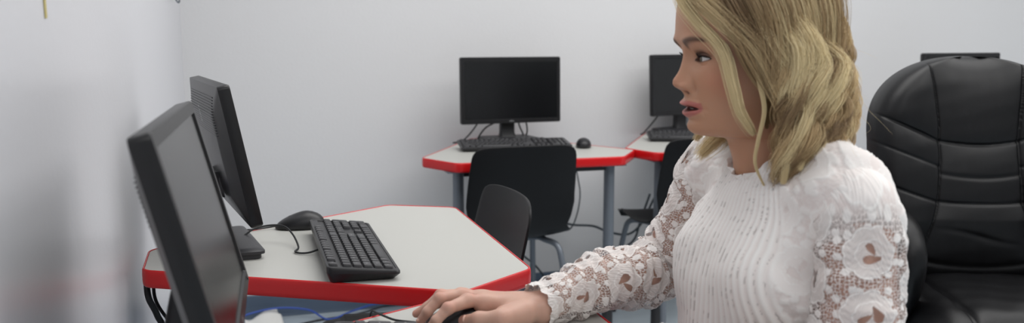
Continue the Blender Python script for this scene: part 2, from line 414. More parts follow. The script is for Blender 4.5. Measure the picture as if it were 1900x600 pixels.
# ------------------------------------------------------------- mice
def make_mouse(label, x, y, rz, cable=None, group='black computer mice'):
    root = empty('mouse', (x, y, ZD+.001), rz, label, 'mouse', group)
    b = MB(); N = 28; L = []
    def prof(t): return math.sin(PI*min(1, max(0, t)))
    for zf in (0, .06, .3, .5, .68, .82, .92, .98, 1.0):
        s = math.sqrt(max(0, 1-(max(0, zf-.12)/.88)**2.2)); s = max(s, .02)
        s = s*(.93 if zf == 0 else 1)
        lp = []
        for k in range(N):
            a = 2*PI*k/N; cx, cy = math.cos(a), math.sin(a)
            px = .031*abs(cx)**.85*(1 if cx > 0 else -1)*s*(1-.10*max(0, cy)); py = .056*abs(cy)**.85*(1 if cy > 0 else -1)*s-.008*(zf)
            hgt = .040-.10*max(0, py+.005)*.9
            lp.append((px, py, .001+zf*max(.012, hgt*(1-.18*max(0, (py+.02)/.05)))))
        L.append(lp)
    b.loft(L); b.build('shell', M['plastic'], root)
    w_ = MB(); w_.tube([(-.0030, .020, .0240), (.0030, .020, .0240)], .0060, 16, res=3); w_.build('scroll_wheel', M['key'], root)
    if cable:
        cb = MB(); cb.tube(cable, .0019, 8, res=8); cb.build('cable', M['cable'], root)
    return root
make_mouse('black mouse with its cable on the middle desk, by the far end of the keyboard', .108, 2.085, R(84),
           [(.0, .054, .006), (-.004, .075, .004), (-.012, .10, .003), (-.014, .13, .003), (-.010, .17, .003), (-.02, .22, .003)])
make_mouse('black mouse on the back-wall desk, right of the keyboard', 1.298, 3.318, R(-20))
make_mouse('black mouse beneath the woman\'s fingers on the nearest desk', .303, 1.287, R(80),
           [(0, .054, .006), (.004, .075, .008), (.014, .10, .009), (.034, .118, .010), (.060, .130, .007), (.084, .138, .002), (.097, .142, -.02), (.104, .145, -.10)])

# ------------------------------------------------------------- moulded plastic chairs
def make_shell(root):
    S = spline([(-.250, .803), (-.237, .74), (-.217, .66), (-.196, .58), (-.179, .515), (-.152, .468), (-.10, .446), (0, .440), (.10, .447), (.18, .452), (.222, .440), (.232, .415)], 7)
    n = len(S); NU = 30; P = np.zeros((n, NU+1, 3))
    d = np.concatenate([[0], np.cumsum(np.linalg.norm(np.diff(S, axis=0), axis=1))]); tt = d/d[-1]
    wk = np.interp(tt, [0, .02, .05, .18, .30, .38, .44, .50, .60, .75, .93, 1], [.181, .191, .196, .203, .206, .196, .184, .214, .222, .216, .200, .17])
    for i in range(n):
        back = max(0, min(1, (S[i][1]-.47)/.15))
        for j in range(NU+1):
            u = j/NU*2-1
            y = S[i][0]+(.030*u*u-.006)*back; z = S[i][1]+(1-back)*(.018*abs(u)**3)*(1 if S[i][0] < .15 else .4)
            if i < 6: z -= .012*abs(u)**9*(1-i/6); z += .003*(1-u*u)*(1-i/6)
            P[i, j] = (u*wk[i], y, z)
    o = gridmesh('seat_shell', P, M['shell'], root); m = o.modifiers.new('thick', 'SOLIDIFY'); m.thickness = .0065; m.offset = 0
    bv = o.modifiers.new('soft', 'BEVEL'); bv.width = .002; bv.segments = 2; bv.limit_method = 'ANGLE'
    return o
def make_chair(label, x, y, rz, group='black moulded plastic chairs'):
    root = empty('plastic_chair', (x, y, 0), rz, label, 'chair', group)
    make_shell(root)
    for sx in (-1, 1):
        f = MB(); f.tube([(sx*.19, -.235, .011), (sx*.175, -.19, .22), (sx*.165, -.165, .36), (sx*.155, -.14, .415), (sx*.13, -.08, .426), (sx*.12, .0, .427)], .0115, 12, res=8)
        f.build('leg', M['greymetal'], root)
        f = MB(); f.tube([(sx*.12, .0, .427), (sx*.135, .08, .427), (sx*.165, .15, .415), (sx*.175, .18, .36), (sx*.19, .215, .2), (sx*.20, .235, .011)], .0115, 12, res=8)
        f.build('leg', M['greymetal'], root)
    c = MB(); c.tube([(-.125, -.04, .427), (.125, -.04, .427)], .010, 10, res=3); c.tube([(-.125, .06, .427), (.125, .06, .427)], .010, 10, res=3); c.build('crossbar', M['greymetal'], root)
    for sx in (-1, 1):
        for q in ((sx*.19, -.235), (sx*.20, .235)):
            g = MB(); g.tube([(q[0], q[1], 0), (q[0], q[1], .022)], .0145, 12, res=2); g.build('glide', M['darkmetal'], root, auto=40)
    return root
make_chair('black plastic chair seen from behind at the back-wall desk, shown almost whole', .925, 3.165, R(2))
make_chair('black plastic chair tucked into the middle desk, only its backrest corner showing', .375, 2.045, R(91))
make_chair('black plastic chair at the far desk, cut off by the woman\'s sleeve', 1.69, 3.205, R(0))

def make_stool(x, y):
    root = empty('stool', (x, y, 0), 0, 'low round black stool beneath the seated woman', 'stool')
    b = MB(); b.loft([[(r*math.cos(2*PI*k/40), r*math.sin(2*PI*k/40), z) for k in range(40)] for r, z in ((.15, .395), (.175, .40), (.185, .415), (.185, .43), (.175, .444), (.14, .449), (.05, .450))]); b.build('seat', M['leather'], root, auto=50)
    for k in range(4):
        a = PI/4+k*PI/2; l = MB(); l.tube([(.10*math.cos(a), .10*math.sin(a), .40), (.17*math.cos(a), .17*math.sin(a), .0)], .012, 12, res=2); l.build('leg', M['greymetal'], root, auto=40)
    f = MB(); f.tube([(.14*math.cos(2*PI*k/24), .14*math.sin(2*PI*k/24), .18) for k in range(25)], .007, 8, res=2); f.build('foot_ring', M['chrome'], root)
make_stool(.86, 1.12)

# ------------------------------------------------------------- leather office chair
def gro(d, w): return np.exp(-(d/w)**2)
def make_office_chair(x, y, rz):
    root = empty('office_chair', (x, y, 0), rz, 'large black leather office chair with a high padded back, at the right', 'chair')
    NV, NU = 230, 200
    zb, zt = .50, 1.129
    z = (1-(1-np.linspace(0, 1, NV))**1.7)[:, None]; u = np.linspace(-1, 1, NU)[None, :]
    Z = zb+(zt-zb)*z
    hz = np.array([.50, .56, .65, .75, .85, .92, .98, 1.03, 1.07, 1.10, 1.12, 1.131, 1.135])
    hw = np.array([.205, .225, .243, .256, .266, .266, .257, .240, .213, .183, .148, .11, .06])
    W = np.interp(Z[:, 0], hz, hw)[:, None]
    tz = np.clip((Z-.90)/.2292, 0, 1); W = np.where(Z > .90, .266*np.sqrt(np.clip(1-tz**2.5, 0, 1))+.012*tz, W)
    X = u*W; Z = Z+0*u
    xs = np.interp(Z, [.50, .62, .74, .86, .95, 1.05, 1.13], [.172, .150, .112, .103, .106, .116, .126])   # vertical seams
    ax = np.abs(X)
    dv = ax-xs
    # horizontal seams: height of each seam across the chair
    def seam(zc, dip, wing): return np.where(ax < xs, zc-dip*np.cos(ax/xs*PI/2), zc+wing*(ax-xs)/.12)
    s1 = seam(.905, .010, .055); s2 = seam(.745, .004, .040); s3 = seam(.838, .0, .046)
    s0 = .560-.02*np.cos(np.clip(ax/.2, 0, 1)*PI/2)-0*Z
    curve = .040*u**2*(.6+.4*z)                                     # wraps forward at the wings
    spine = np.interp(Z, [.50, .58, .70, .85, 1.0, 1.135], [.0, -.005, .0, -.030, -.062, -.092])
    edge = np.sqrt(np.clip(1-np.abs(u)**7, 0, 1))*np.sqrt(np.clip(1-((Z-.82)/.3092)**8, 0, 1))
    puff = .062*edge
    def pan(d, w=.020): return 1-np.exp(-np.abs(d)/w)
    puff = puff + .018*pan(dv, .04)*edge*(.7+.3*pan(Z-s1)) + .010*pan(Z-s1, .04)*edge + .008*pan(Z-s2, .035)*edge
    mid = ax < xs
    puff = puff + np.where(~mid, .006*pan(Z-s3, .03), .0)*edge
    puff = puff - .0045*gro(dv, .0032) - .0045*gro(Z-s1, .0035) - .004*gro(Z-s2, .0032) - np.where(~mid, .0035*gro(Z-s3, .003), 0)
    # soft creases
    cr = np.where(mid, .0045*gro(Z-(.822-.012*np.cos(X/xs*1.3)+.05*X*X), .006), 0)*np.clip(1-ax/.12, 0, 1)**.3
    cr = cr + .004*gro(Z-(.655+.02*np.sin(X*14)), .007)*np.clip(1-ax/.13, 0, 1)
    lo = .006*gro(Z-(.575-.05*np.sqrt(np.clip(1-(X/.19)**2, 0, 1))+.045), .008)*(ax < .19)
    rn = sum(.0004*np.sin(a*X+b*Z+c)*np.sin(b*X-a*Z*.7+c*2) for a, b, c in ((31, 17, .3), (57, 43, 1.2), (90, 61, 2.1)))
    Yf = spine+curve+puff-cr-lo+rn*edge
    Yb = spine+curve*.8-.035-.02*edge
    P = np.concatenate([np.stack([X, Yf, Z], -1), np.stack([X, Yb, Z], -1)[:, ::-1]], axis=1)
    P = np.transpose(P, (1, 0, 2))
    o = gridmesh('backrest', P, M['leather'], root, closed_u=True)
    bm = bmesh.new(); bm.from_mesh(o.data); bmesh.ops.holes_fill(bm, edges=[e for e in bm.edges if e.is_boundary], sides=0); bm.to_mesh(o.data); bm.free()
    o.data.polygons.foreach_set('use_smooth', [True]*len(o.data.polygons))
    # seat cushion
    n = 90; uu = np.linspace(-1, 1, n)[:, None]; vv = np.linspace(-1, 1, n)[None, :]
    r_ = np.maximum(np.abs(uu), np.abs(vv)); k = np.sqrt(np.clip(1-np.abs(uu)**6, 0, 1))*np.sqrt(np.clip(1-np.abs(vv)**6, 0, 1))
    Xs = uu*.235*(1-.05*vv**2)+0*vv; Ys = .21+vv*.255*(1-.04*uu**2)
    top = .455+.085*k+.015*k*(1-np.exp(-np.abs(np.abs(Xs)-.15)/.02))-.006*gro(np.abs(Xs)-.15, .005)-.012*np.clip(-vv-.4, 0, 1)+.0015*np.sin(Xs*50+Ys*20)*np.sin(Ys*60-Xs*22)*k
    bot = .455-.05*k
    P = np.concatenate([np.stack([Xs, Ys, top], -1), np.stack([Xs, Ys, bot+0*Xs], -1)[:, ::-1]], axis=1)
    gridmesh('seat', np.transpose(P, (1, 0, 2)), M['leather'], root, closed_u=True)
    for sx in (-1, 1):
        a = MB(); pts = [(sx*.235, -.045, .60), (sx*.250, -.035, .660), (sx*.256, .02, .695), (sx*.256, .12, .700), (sx*.254, .22, .690), (sx*.252, .275, .645), (sx*.250, .265, .57), (sx*.248, .22, .50), (sx*.245, .17, .42)]
        a.tube(pts, lambda t: .036*(1-.25*abs(2*t-1)**3)+.012*math.exp(-((t-.4)/.18)**2), 20, res=9); a.build('armrest', M['leather'], root)
    b = MB(); b.box((0, .17, .385), (.26, .26, .05), .01); b.build('tilt_mechanism', M['darkmetal'], root)
    b = MB(); b.box((0, -.03, .43), (.10, .12, .02), .004); b.box((0, -.085, .52), (.10, .018, .22), .004); b.build('back_bracket', M['darkmetal'], root)
    b = MB(); b.tube([(0, .19, .10), (0, .19, .37)], .028, 18, res=2); b.build('gas_lift', M['darkmetal'], root, auto=40)
    for k in range(5):
        a = 2*PI*k/5+.3; b = MB(); dx, dy = math.cos(a), math.sin(a)
        b.tube([(dx*.02, .19+dy*.02, .115), (dx*.17, .19+dy*.17, .095), (dx*.31, .19+dy*.31, .075)], lambda t: .026-.010*t, 12); s_ = b.build('base_spoke', M['plastic'], root)
        c = MB(); q = (dx*.30, .19+dy*.30)
        for e in (-.014, .014): c.tube([(q[0]-dy*(e-.008), q[1]+dx*(e-.008), .028), (q[0]-dy*(e+.008), q[1]+dx*(e+.008), .028)], .0275, 16, res=2)
        c.tube([(q[0], q[1], .03), (q[0], q[1], .075)], .007, 8, res=2); c.build('caster', M['plastic'], s_, auto=40)
    return root
make_office_chair(1.89, 1.935, R(180-20.0))

# ------------------------------------------------------------- loose cables
def cable(name, label, pts, r, m='cable', cat='cable'):
    b = MB(); b.tube(pts, r, 8, res=10); return tag(b.build(name, M[m]), label, cat)
cable('network_cable', 'blue network cable running along the floor under the middle desk', [(-.18, 3.60, .03), (-.02, 3.69, .05), (.10, 3.72, .055), (.22, 3.72, .035), (.295, 3.66, .006), (.40, 3.70, .02), (.52, 3.73, .035), (.68, 3.75, .012), (.9, 3.75, .006)], .0042, 'bluecable')
cable('power_cable', 'dark cable lying on the floor along the baseboard', [(-.15, 3.60, .006), (.05, 3.585, .006), (.25, 3.66, .006), (.42, 3.70, .006), (.58, 3.74, .02), (.8, 3.76, .006)], .004)
cable('power_cable', 'dark cable arching between the legs of the two back-wall desks', [(1.30, 3.75, .36), (1.398, 3.71, .334), (1.498, 3.70, .323), (1.578, 3.70, .290), (1.673, 3.70, .273), (1.74, 3.70, .32), (1.80, 3.71, .42), (1.86, 3.74, .50)], .0055, 'dcable')
cable('power_cable', 'dark cable hanging lowest behind the back-wall desk leg', [(1.50, 3.70, .012), (1.53, 3.70, .08), (1.567, 3.70, .14), (1.634, 3.70, .195), (1.701, 3.69, .25), (1.745, 3.72, .33), (1.80, 3.74, .45)], .0055, 'dcable')
cable('power_cable', 'thin cable dropping beside the right edge of the full plastic chair', [(1.30, 3.66, .70), (1.385, 3.66, .62), (1.410, 3.66, .54), (1.418, 3.66, .472), (1.403, 3.66, .386), (1.378, 3.67, .326), (1.35, 3.73, .30)], .0032, 'dcable')
cable('power_cable', 'dark cable curving to the floor below the full plastic chair', [(1.05, 3.66, .36), (1.10, 3.66, .27), (1.162, 3.66, .21), (1.213, 3.66, .164), (1.27, 3.65, .085), (1.31, 3.64, .02), (1.40, 3.64, .006)], .0045, 'dcable')
cable('cable_bundle', 'black cable bundle hanging behind the left corner of the middle desk', [(-.21, 1.93, .70), (-.205, 1.86, .698), (-.200, 1.835, .67), (-.188, 1.85, .63), (-.175, 1.87, .56), (-.165, 1.88, .30), (-.16, 1.88, .01)], .0062)
cable('power_cable', 'thin black cable slanting down below the left corner of the middle desk', [(-.20, 1.95, .70), (-.195, 1.90, .65), (-.165, 1.86, .61), (-.13, 1.84, .58), (-.11, 1.84, .40), (-.10, 1.84, .01)], .0035)
# ------------------------------------------------------------- the woman
def pchip(xs, ys, x):
    xs = np.array(xs, float); ys = np.array(ys, float)
    if xs[0] > xs[-1]: xs, ys = xs[::-1], ys[::-1]
    h = np.diff(xs); dl = np.diff(ys)/h; m = np.zeros(len(xs)); m[0], m[-1] = dl[0], dl[-1]
    for i in range(1, len(xs)-1):
        if dl[i-1]*dl[i] > 0:
            w1, w2 = 2*h[i]+h[i-1], h[i]+2*h[i-1]; m[i] = (w1+w2)/(w1/dl[i-1]+w2/dl[i])
    x = np.clip(x, xs[0], xs[-1]); k = np.clip(np.searchsorted(xs, x)-1, 0, len(h)-1); t = (x-xs[k])/h[k]
    return (2*t**3-3*t**2+1)*ys[k]+(t**3-2*t**2+t)*h[k]*m[k]+(-2*t**3+3*t**2)*ys[k+1]+(t**3-t**2)*h[k]*m[k+1]
def sst(a, b, x): t = np.clip((x-a)/(b-a), 0, 1); return t*t*(3-2*t)
def smin(a, b, k):
    h = np.clip(.5+.5*(b-a)/k, 0, 1); return b*(1-h)+a*h-k*h*(1-h)
def cone(P, a, b, ra, rb):
    a = np.array(a); b = np.array(b); d = b-a; t = np.clip(((P-a)@d)/(d@d), 0, 1)
    return np.linalg.norm(P-a-t[:, None]*d, axis=1)-(ra+(rb-ra)*t)
def ell(P, c, r, rot=None):
    q = P-np.array(c)
    if rot is not None: q = q@rot
    r = np.array(r); k0 = np.linalg.norm(q/r, axis=1); k1 = np.linalg.norm(q/r**2, axis=1)
    return k0*(k0-1)/(k1+1e-9)
def chain(P, pts, rs, k=.01):
    d = None
    for i in range(len(pts)-1):
        c = cone(P, pts[i], pts[i+1], rs[i], rs[i+1]); d = c if d is None else smin(d, c, k)
    return d
def nets(F, lo, hi, h):
    lo = np.array(lo, float); n = np.ceil((np.array(hi)-lo)/h).astype(int)+1
    ax = [lo[i]+h*np.arange(n[i]) for i in range(3)]
    val = np.empty(n)
    for i in range(n[0]):
        Y, Z = np.meshgrid(ax[1], ax[2], indexing='ij'); P = np.stack([np.full(Y.size, ax[0][i]), Y.ravel(), Z.ravel()], 1)
        val[i] = F(P).reshape(n[1], n[2])
    ins = val < 0; c = n-1
    acc = np.zeros(tuple(c)+(3,)); cnt = np.zeros(tuple(c))
    for a in range(3):
        b, d = (a+1) % 3, (a+2) % 3
        s0 = [slice(None)]*3; s1 = [slice(None)]*3; s0[a] = slice(0, -1); s1[a] = slice(1, None)
        v0, v1 = val[tuple(s0)], val[tuple(s1)]; cr = ins[tuple(s0)] != ins[tuple(s1)]
        t = np.where(cr, v0/np.where(v0-v1 == 0, 1, v0-v1), 0)
        for ob in (0, 1):
            for od in (0, 1):
                sl = [slice(None)]*3
                sl[b] = slice(ob, ob+c[b]); sl[d] = slice(od, od+c[d])
                C_ = cr[tuple(sl)]; T_ = t[tuple(sl)]
                cnt += C_; acc[..., a] += C_*T_; acc[..., b] += C_*ob; acc[..., d] += C_*od
    act = cnt > 0; idx = -np.ones(tuple(c), int); idx[act] = np.arange(act.sum())
    I = np.argwhere(act); V = lo+h*(I+acc[act]/cnt[act][:, None])
    Q = []
    for a in range(3):
        b, d = (a+1) % 3, (a+2) % 3
        s0 = [slice(None)]*3; s1 = [slice(None)]*3; s0[a] = slice(0, -1); s1[a] = slice(1, None)
        cr = ins[tuple(s0)] != ins[tuple(s1)]; E_ = np.argwhere(cr)
        E_ = E_[(E_[:, b] > 0) & (E_[:, d] > 0) & (E_[:, b] < c[b]) & (E_[:, d] < c[d])]
        sg = ins[tuple(s0)][tuple(E_.T)]
        def g(ob, od):
            e = E_.copy(); e[:, b] -= ob; e[:, d] -= od; return idx[tuple(e.T)]
        q = np.stack([g(1, 1), g(0, 1), g(0, 0), g(1, 0)], 1); q[~sg] = q[~sg][:, ::-1]; Q.append(q)
    return V, np.vstack(Q)

SHADED_SKIN = np.array(lin(192, 145, 117)[:3])  # face tone: tan and makeup, browned further to put its shade in the colour
def attr_mat(name, rough=.45, sss=0.0, spec=.4, bump=0.0, bscale=600):
    m = mat(name, (1, 1, 1, 1), rough, spec=spec, bump=bump, bscale=bscale); nt = m.node_tree
    a = nt.nodes.new('ShaderNodeAttribute'); a.attribute_name = 'col'
    b = nt.nodes['Principled BSDF']; nt.links.new(a.outputs['Color'], b.inputs['Base Color'])
    if sss: b.inputs['Subsurface Weight'].default_value = sss; b.inputs['Subsurface Radius'].default_value = (1, .35, .2); b.inputs['Subsurface Scale'].default_value = .004
    return m
M['skin'] = attr_mat('skin', .46, .25, .4, .10, 900)

# ---- head frame: f forward, l her left (towards the camera), z up; origin at eye height on the head axis
HO = np.array([.6965, 1.1355, 1.156]); HF = np.array([-.989, .144, 0]); HF /= np.linalg.norm(HF); HL = np.array([HF[1], -HF[0], 0])*1.0
if HL[1] > 0: HL = -HL
def H2W(f, l, z): return HO+f[..., None]*HF+l[..., None]*HL+z[..., None]*np.array([0, 0, 1.0])

def build_head():
    T = [  # dz     m      fw     bk     w     nf   nb
        (.1270, -.012, .004, -.030, .012, 2.0), (.1255, -.010, .020, -.045, .026, 2.0), (.1215, -.008, .045, -.062, .042, 2.0),
        (.1130, -.004, .071, -.080, .056, 2.1), (.1000, 0, .0900, -.092, .0660, 2.2), (.0800, 0, .1015, -.101, .0730, 2.35),
        (.0600, 0, .1040, -.105, .0760, 2.4), (.0400, 0, .1045, -.106, .0765, 2.4), (.0250, 0, .1045, -.105, .0755, 2.4), (.0120, 0, .0985, -.103, .0740, 2.35),
        (.0000, 0, .0945, -.100, .0725, 2.3), (-.0200, 0, .0925, -.094, .0705, 2.25), (-.0350, 0, .0915, -.089, .0690, 2.2),
        (-.0500, .0, .0910, -.084, .0660, 2.1), (-.0600, 0, .0905, -.081, .0630, 2.05), (-.0750, 0, .0885, -.079, .0595, 1.95), (-.0900, -.004, .0862, -.078, .0550, 1.85),
        (-.1010, -.008, .0855, -.079, .0515, 1.7), (-.1080, -.012, .0815, -.080, .0490, 1.55), (-.1125, -.016, .0725, -.081, .0475, 1.45),
        (-.1150, -.022, .0560, -.082, .0465, 1.5), (-.1165, -.028, .0380, -.083, .0460, 1.7), (-.1210, -.033, .0260, -.086, .0460, 1.9),
        (-.1350, -.040, .0200, -.094, .0465, 2.0), (-.1550, -.048, .0140, -.105, .0485, 2.0), (-.1700, -.052, .0120, -.115, .0520, 2.0), (-.1800, -.055, .0080, -.118, .050, 2.0)]
    T = np.array(T); par = np.concatenate([[0], np.cumsum(np.hypot(np.diff(T[:, 0]), np.diff(T[:, 2])*1.0+1e-6))])
    s = np.unique(np.concatenate([np.linspace(0, par[-1], 120), np.linspace(par[6], par[20], 330)]))
    g = [pchip(par, T[:, k], s) for k in range(6)]; z, m, fw, bk, w, nf = [q[:, None] for q in g]
    k_ = np.linspace(-1, 1, 421)[:-1]; t = PI*(.38*k_+.62*np.sign(k_)*np.abs(k_)**2.2); t = t[None, :]
    c, sn = np.cos(t), np.sin(t)
    nb = 2.15
    ex = np.where(c >= 0, nf, nb)
    X = w*np.sign(sn)*np.abs(sn)**(2/ex); Fm = np.where(c >= 0, m+(fw-m)*np.abs(c)**(2/nf), m+(m-bk)*-np.abs(c)**(2/nb))
    Z = z+0*X; ax = np.abs(X); front = sst(.02, .055, Fm)
    def G(v, c0, s_): return np.exp(-((v-c0)/s_)**2)
    D = np.zeros_like(X)
    # nose
    nz = [.03, .018, .010, 0, -.010, -.019, -.025, -.030, -.0345, -.0385, -.042, -.0455, -.0485, -.052, -.056, -.062]
    na = [0, -.001, .0005, .0030, .0060, .0095, .0132, .0170, .0196, .0198, .0178, .0128, .0078, .0050, .0035, 0]
    nw = [.012, .011, .0085, .0075, .0080, .0085, .0092, .0102, .0110, .0112, .0108, .0098, .0080, .006, .006, .006]
    A = pchip(nz, na, Z.ravel()).reshape(Z.shape); Wn = pchip(nz, nw, Z.ravel()).reshape(Z.shape)
    D += A*np.exp(-(ax/Wn)**2.2)
    D += .0088*G(ax, .0130, .0058)*G(Z, -.0425, .0062)                      # wings
    D -= .0050*G(ax, .0215, .0040)*G(Z, -.0440, .008)                       # crease beside the wing
    D -= .0060*G(ax, .0072, .0032)*G(Z, -.0505, .0022)                      # nostril
    # sockets, brow, cheek
    D -= .0105*G(ax, .0285, .0155)*G(Z, -.0022, .0115)
    D -= .0045*G(ax, .0140, .0060)*G(Z, .006, .010)
    D += .0030*G(ax, .034, .018)*G(Z, .0235, .008)
    D += .0035*G(ax, .040, .020)*G(Z, -.030, .018)
    D -= .0025*G(ax, .045, .016)*G(Z, -.066, .018)
    D += .0020*G(ax, 0, .018)*G(Z, -.100, .011)
    # lips
    mh = .0285; lat = np.clip(1-(ax/mh)**2.0, 0, 1)
    zc = -.0742+.0012*(ax/mh)**2-.0006*np.cos(ax/mh*6)
    up = np.where(ax < mh, lat**.55, 0)
    D += .0090*up*G(Z, zc+.0075-.0015*(ax/mh), .0048)
    D += .0072*up*G(Z, zc-.0072+.001*(ax/mh), .0052)
    open_h = .0033*np.clip(1-(ax/.0250)**2, 0, 1)**.7
    gap = np.exp(-np.clip(np.abs(Z-zc)/(open_h+.0005), 0, 9)**2.6)*(ax < .0275)
    D -= .0085*gap*np.clip(open_h/.0025, .15, 1)
    D -= .0020*G(ax, 0, .004)*G(Z, -.0575, .004)                            # philtrum
    D -= .0028*G(ax, 0, .020)*G(Z, -.0910, .0045)
    D -= .0015*G(ax, .0315, .003)*G(Z, -.0742, .004)
    F_ = Fm+D*front
    # eyelids over the eyeballs
    er, ec, el, ez = .0120, .0712, .0325, -.0030
    rr = er+.0014; dd = (ax-el)**2+(Z-ez)**2
    lid = ec+np.sqrt(np.clip(rr**2-dd, 0, None))
    xx = (ax-el)/.0150
    topc = ez+.0047*np.clip(1-np.abs(xx)**2.2, 0, 1)**.75+.0012*xx; botc = ez-.0040*np.clip(1-np.abs(xx)**2.0, 0, 1)+.0012*xx
    inside = (np.abs(xx) < 1) & (Z < topc) & (Z > botc) & (c > 0)
    soft = np.sqrt(dd) < rr*.97
    lidm = np.where(soft & (c > 0), np.maximum(F_, lid), F_)
    fold = .0009*np.exp(-((Z-(topc+.0038))/.0009)**2)*(np.abs(xx) < 1.15)
    F2 = np.where(inside, np.minimum(F_, ec+np.sqrt(np.clip((er-.0022)**2-dd, 0, None))), lidm-fold*(c > 0))
    P = H2W(F2, X, Z)
    # colour
    C = np.ones(X.shape+(3,))*SHADED_SKIN
    def mixc(C, col, a): return C*(1-a[..., None])+np.array(col)*a[..., None]
    blush = .35*G(ax, .058, .020)*G(Z, -.035, .022)*front
    C = mixc(C, lin(196, 116, 92)[:3], blush)
    C = mixc(C, lin(190, 128, 106)[:3], .35*G(ax, .0, .014)*G(Z, -.038, .010)*front)
    lipc = ((Z-zc) < .0122-.0035*(ax/mh)**1.5-.0020*G(ax, 0, .0022)) & ((Z-zc) > -.0128*np.clip(1-(ax/mh)**2, 0, 1)**.5) & (ax < mh+.0005)
    la = np.where(lipc & (c > 0), .9, 0.)
    kr = np.array([.25, .5, .25])
    for _ in range(2):
        la[1:-1] = la[:-2]*.25+la[1:-1]*.5+la[2:]*.25; la[:, 1:-1] = la[:, :-2]*.25+la[:, 1:-1]*.5+la[:, 2:]*.25
    C = mixc(C, lin(176, 94, 94)[:3], la*.85)
    C = mixc(C, lin(60, 16, 16)[:3], np.clip(gap*1.2*np.clip(open_h/.0015, 0, 1), 0, 1)*.95*(c > 0))
    C = mixc(C, lin(70, 28, 22)[:3], .9*G(ax, .0072, .0030)*G(Z, -.0502, .0016)*(c > 0))
    bz = .0172+.0085*np.sin(np.clip((ax-.011)/.046, 0, 1)*PI*.78)-.0010
    bt = .0060*np.clip((.060-ax)/.045, 0, 1)**.5
    br = np.exp(-np.clip(np.abs(Z-bz)/(bt+1e-4), 0, 5)**3)*sst(.0085, .014, ax)*(1-sst(.050, .057, ax))*(c > 0)
    hairn = .88+.12*np.sin(ax*3800+Z*1500)
    C = mixc(C, lin(62, 42, 34)[:3], .95*br*hairn)
    sh = np.exp(-((Z-(topc+.0030))/.0055)**2)*np.exp(-((ax-.034)/.017)**4)*(c > 0)
    C = mixc(C, lin(84, 52, 42)[:3], .80*sh)
    ln = np.exp(-((Z-topc)/.0010)**2)*(np.abs(xx) < 1.02)*(c > 0); C = mixc(C, lin(22, 15, 14)[:3], .95*ln)
    ln = np.exp(-((Z-botc+.0004)/.0012)**2)*(np.abs(xx) < 1.02)*(c > 0); C = mixc(C, lin(70, 42, 34)[:3], .75*ln)
    C = mixc(C, lin(120, 60, 50)[:3], 1.0*inside)
    # hair-covered scalp
    hl = .073-.020*np.abs(X/.075)**1.5
    scalp = sst(-.004, .006, Z-np.where(c > 0, hl+np.clip((ax-.055), 0, 1)*-2.2, -1))
    scalp = np.where(Fm < -.012, sst(-.100, -.085, Z), scalp)*(Z > -.10)
    C = mixc(C, lin(120, 98, 66)[:3], np.clip(scalp, 0, 1))
    return P, C, X, Z
HP, HC, _, _ = build_head()

# ---- arms, hands, torso as one implicit surface
JL = dict(sh=(.752, .948, .962), el=(.735, .925, .735), wr=(.505, 1.005, .778))
JL['arm'] = [JL['sh'], (.748, .938, .88), JL['el'], (.62, .955, .765), JL['wr']]; JL['ar'] = [.042, .048, .043, .037, .0245]
JR = dict(sh=(.738, 1.290, .978), el=(.672, 1.352, .790), wr=(.424, 1.245, .7725))
JR['arm'] = [JR['sh'], (.722, 1.318, .905), JR['el'], (.55, 1.305, .7895), JR['wr']]; JR['ar'] = [.040, .0425, .042, .0375, .0245]
def hand_right(P):
    W_ = JR['wr']; S_ = lambda *a: chain(P, *a, k=.004)
    iM, mM, rM, pM = (.308, 1.260, .7885), (.304, 1.286, .7905), (.314, 1.308, .783), (.328, 1.325, .773)
    d = cone(P, (.450, 1.256, .7775), W_, .0240, .0215); 
    palm = smin(cone(P, W_, (.345, 1.266, .7790), .0200, .0150), cone(P, W_, (.345, 1.290, .7765), .0190, .0148), .015)
    palm = smin(palm, cone(P, (.395, 1.262, .770), (.352, 1.308, .765), .018, .014), .014)
    palm = smin(palm, cone(P, (.332, 1.262, .782), (.338, 1.314, .774), .0145, .0125), .014)
    palm = smin(palm, cone(P, (.41, 1.235, .774), (.355, 1.225, .772), .0185, .0150), .014)
    d = smin(d, palm, .014)
    fs = [([iM, (.2745, 1.243, .7850), (.2555, 1.239, .7695), (.2475, 1.245, .7575)], [.0106, .0086, .0077, .0066]),
          ([mM, (.2685, 1.274, .7915), (.2490, 1.271, .7735), (.2390, 1.277, .7575)], [.0106, .0086, .0077, .0066]),
          ([rM, (.2770, 1.306, .7870), (.2560, 1.309, .7685), (.2400, 1.316, .7575)], [.0105, .0086, .0076, .0064]),
          ([pM, (.2960, 1.332, .7740), (.2790, 1.336, .7640), (.2660, 1.340, .7570)], [.0092, .0076, .0068, .0058])]
    F_ = None
    for pts, rs in fs:
        f = chain(P, pts, rs, .004); f = smin(f, ell(P, pts[1], (rs[1]+.0002,)*3), .004)
        F_ = f if F_ is None else smin(F_, f, .0025)
    th = chain(P, [(.385, 1.225, .772), (.345, 1.205, .774), (.316, 1.222, .7705), (.299, 1.247, .7625)], [.0185, .0135, .0108, .0082], .008)
    for pts, rs in fs: F_ = smin(F_, ell(P, pts[0], (.0108, .0104, .0092)), .006)
    # tendons on the back of the hand
    for pts, rs in fs[:3]: d = smin(d, cone(P, (pts[0][0]+.055, pts[0][1]*.6+1.25*.4, .7825), (pts[0][0], pts[0][1], pts[0][2]+.003), .0045, .0065), .008)
    return smin(smin(d, F_, .007), th, .009)
def hand_left(P):
    o = np.array([.505-.424, 1.005-1.247, .002])       # mirrored about the wrist
    Q = P-o; Q = Q.copy(); Q[:, 1] = 2*1.247-Q[:, 1]
    return hand_right(Q)
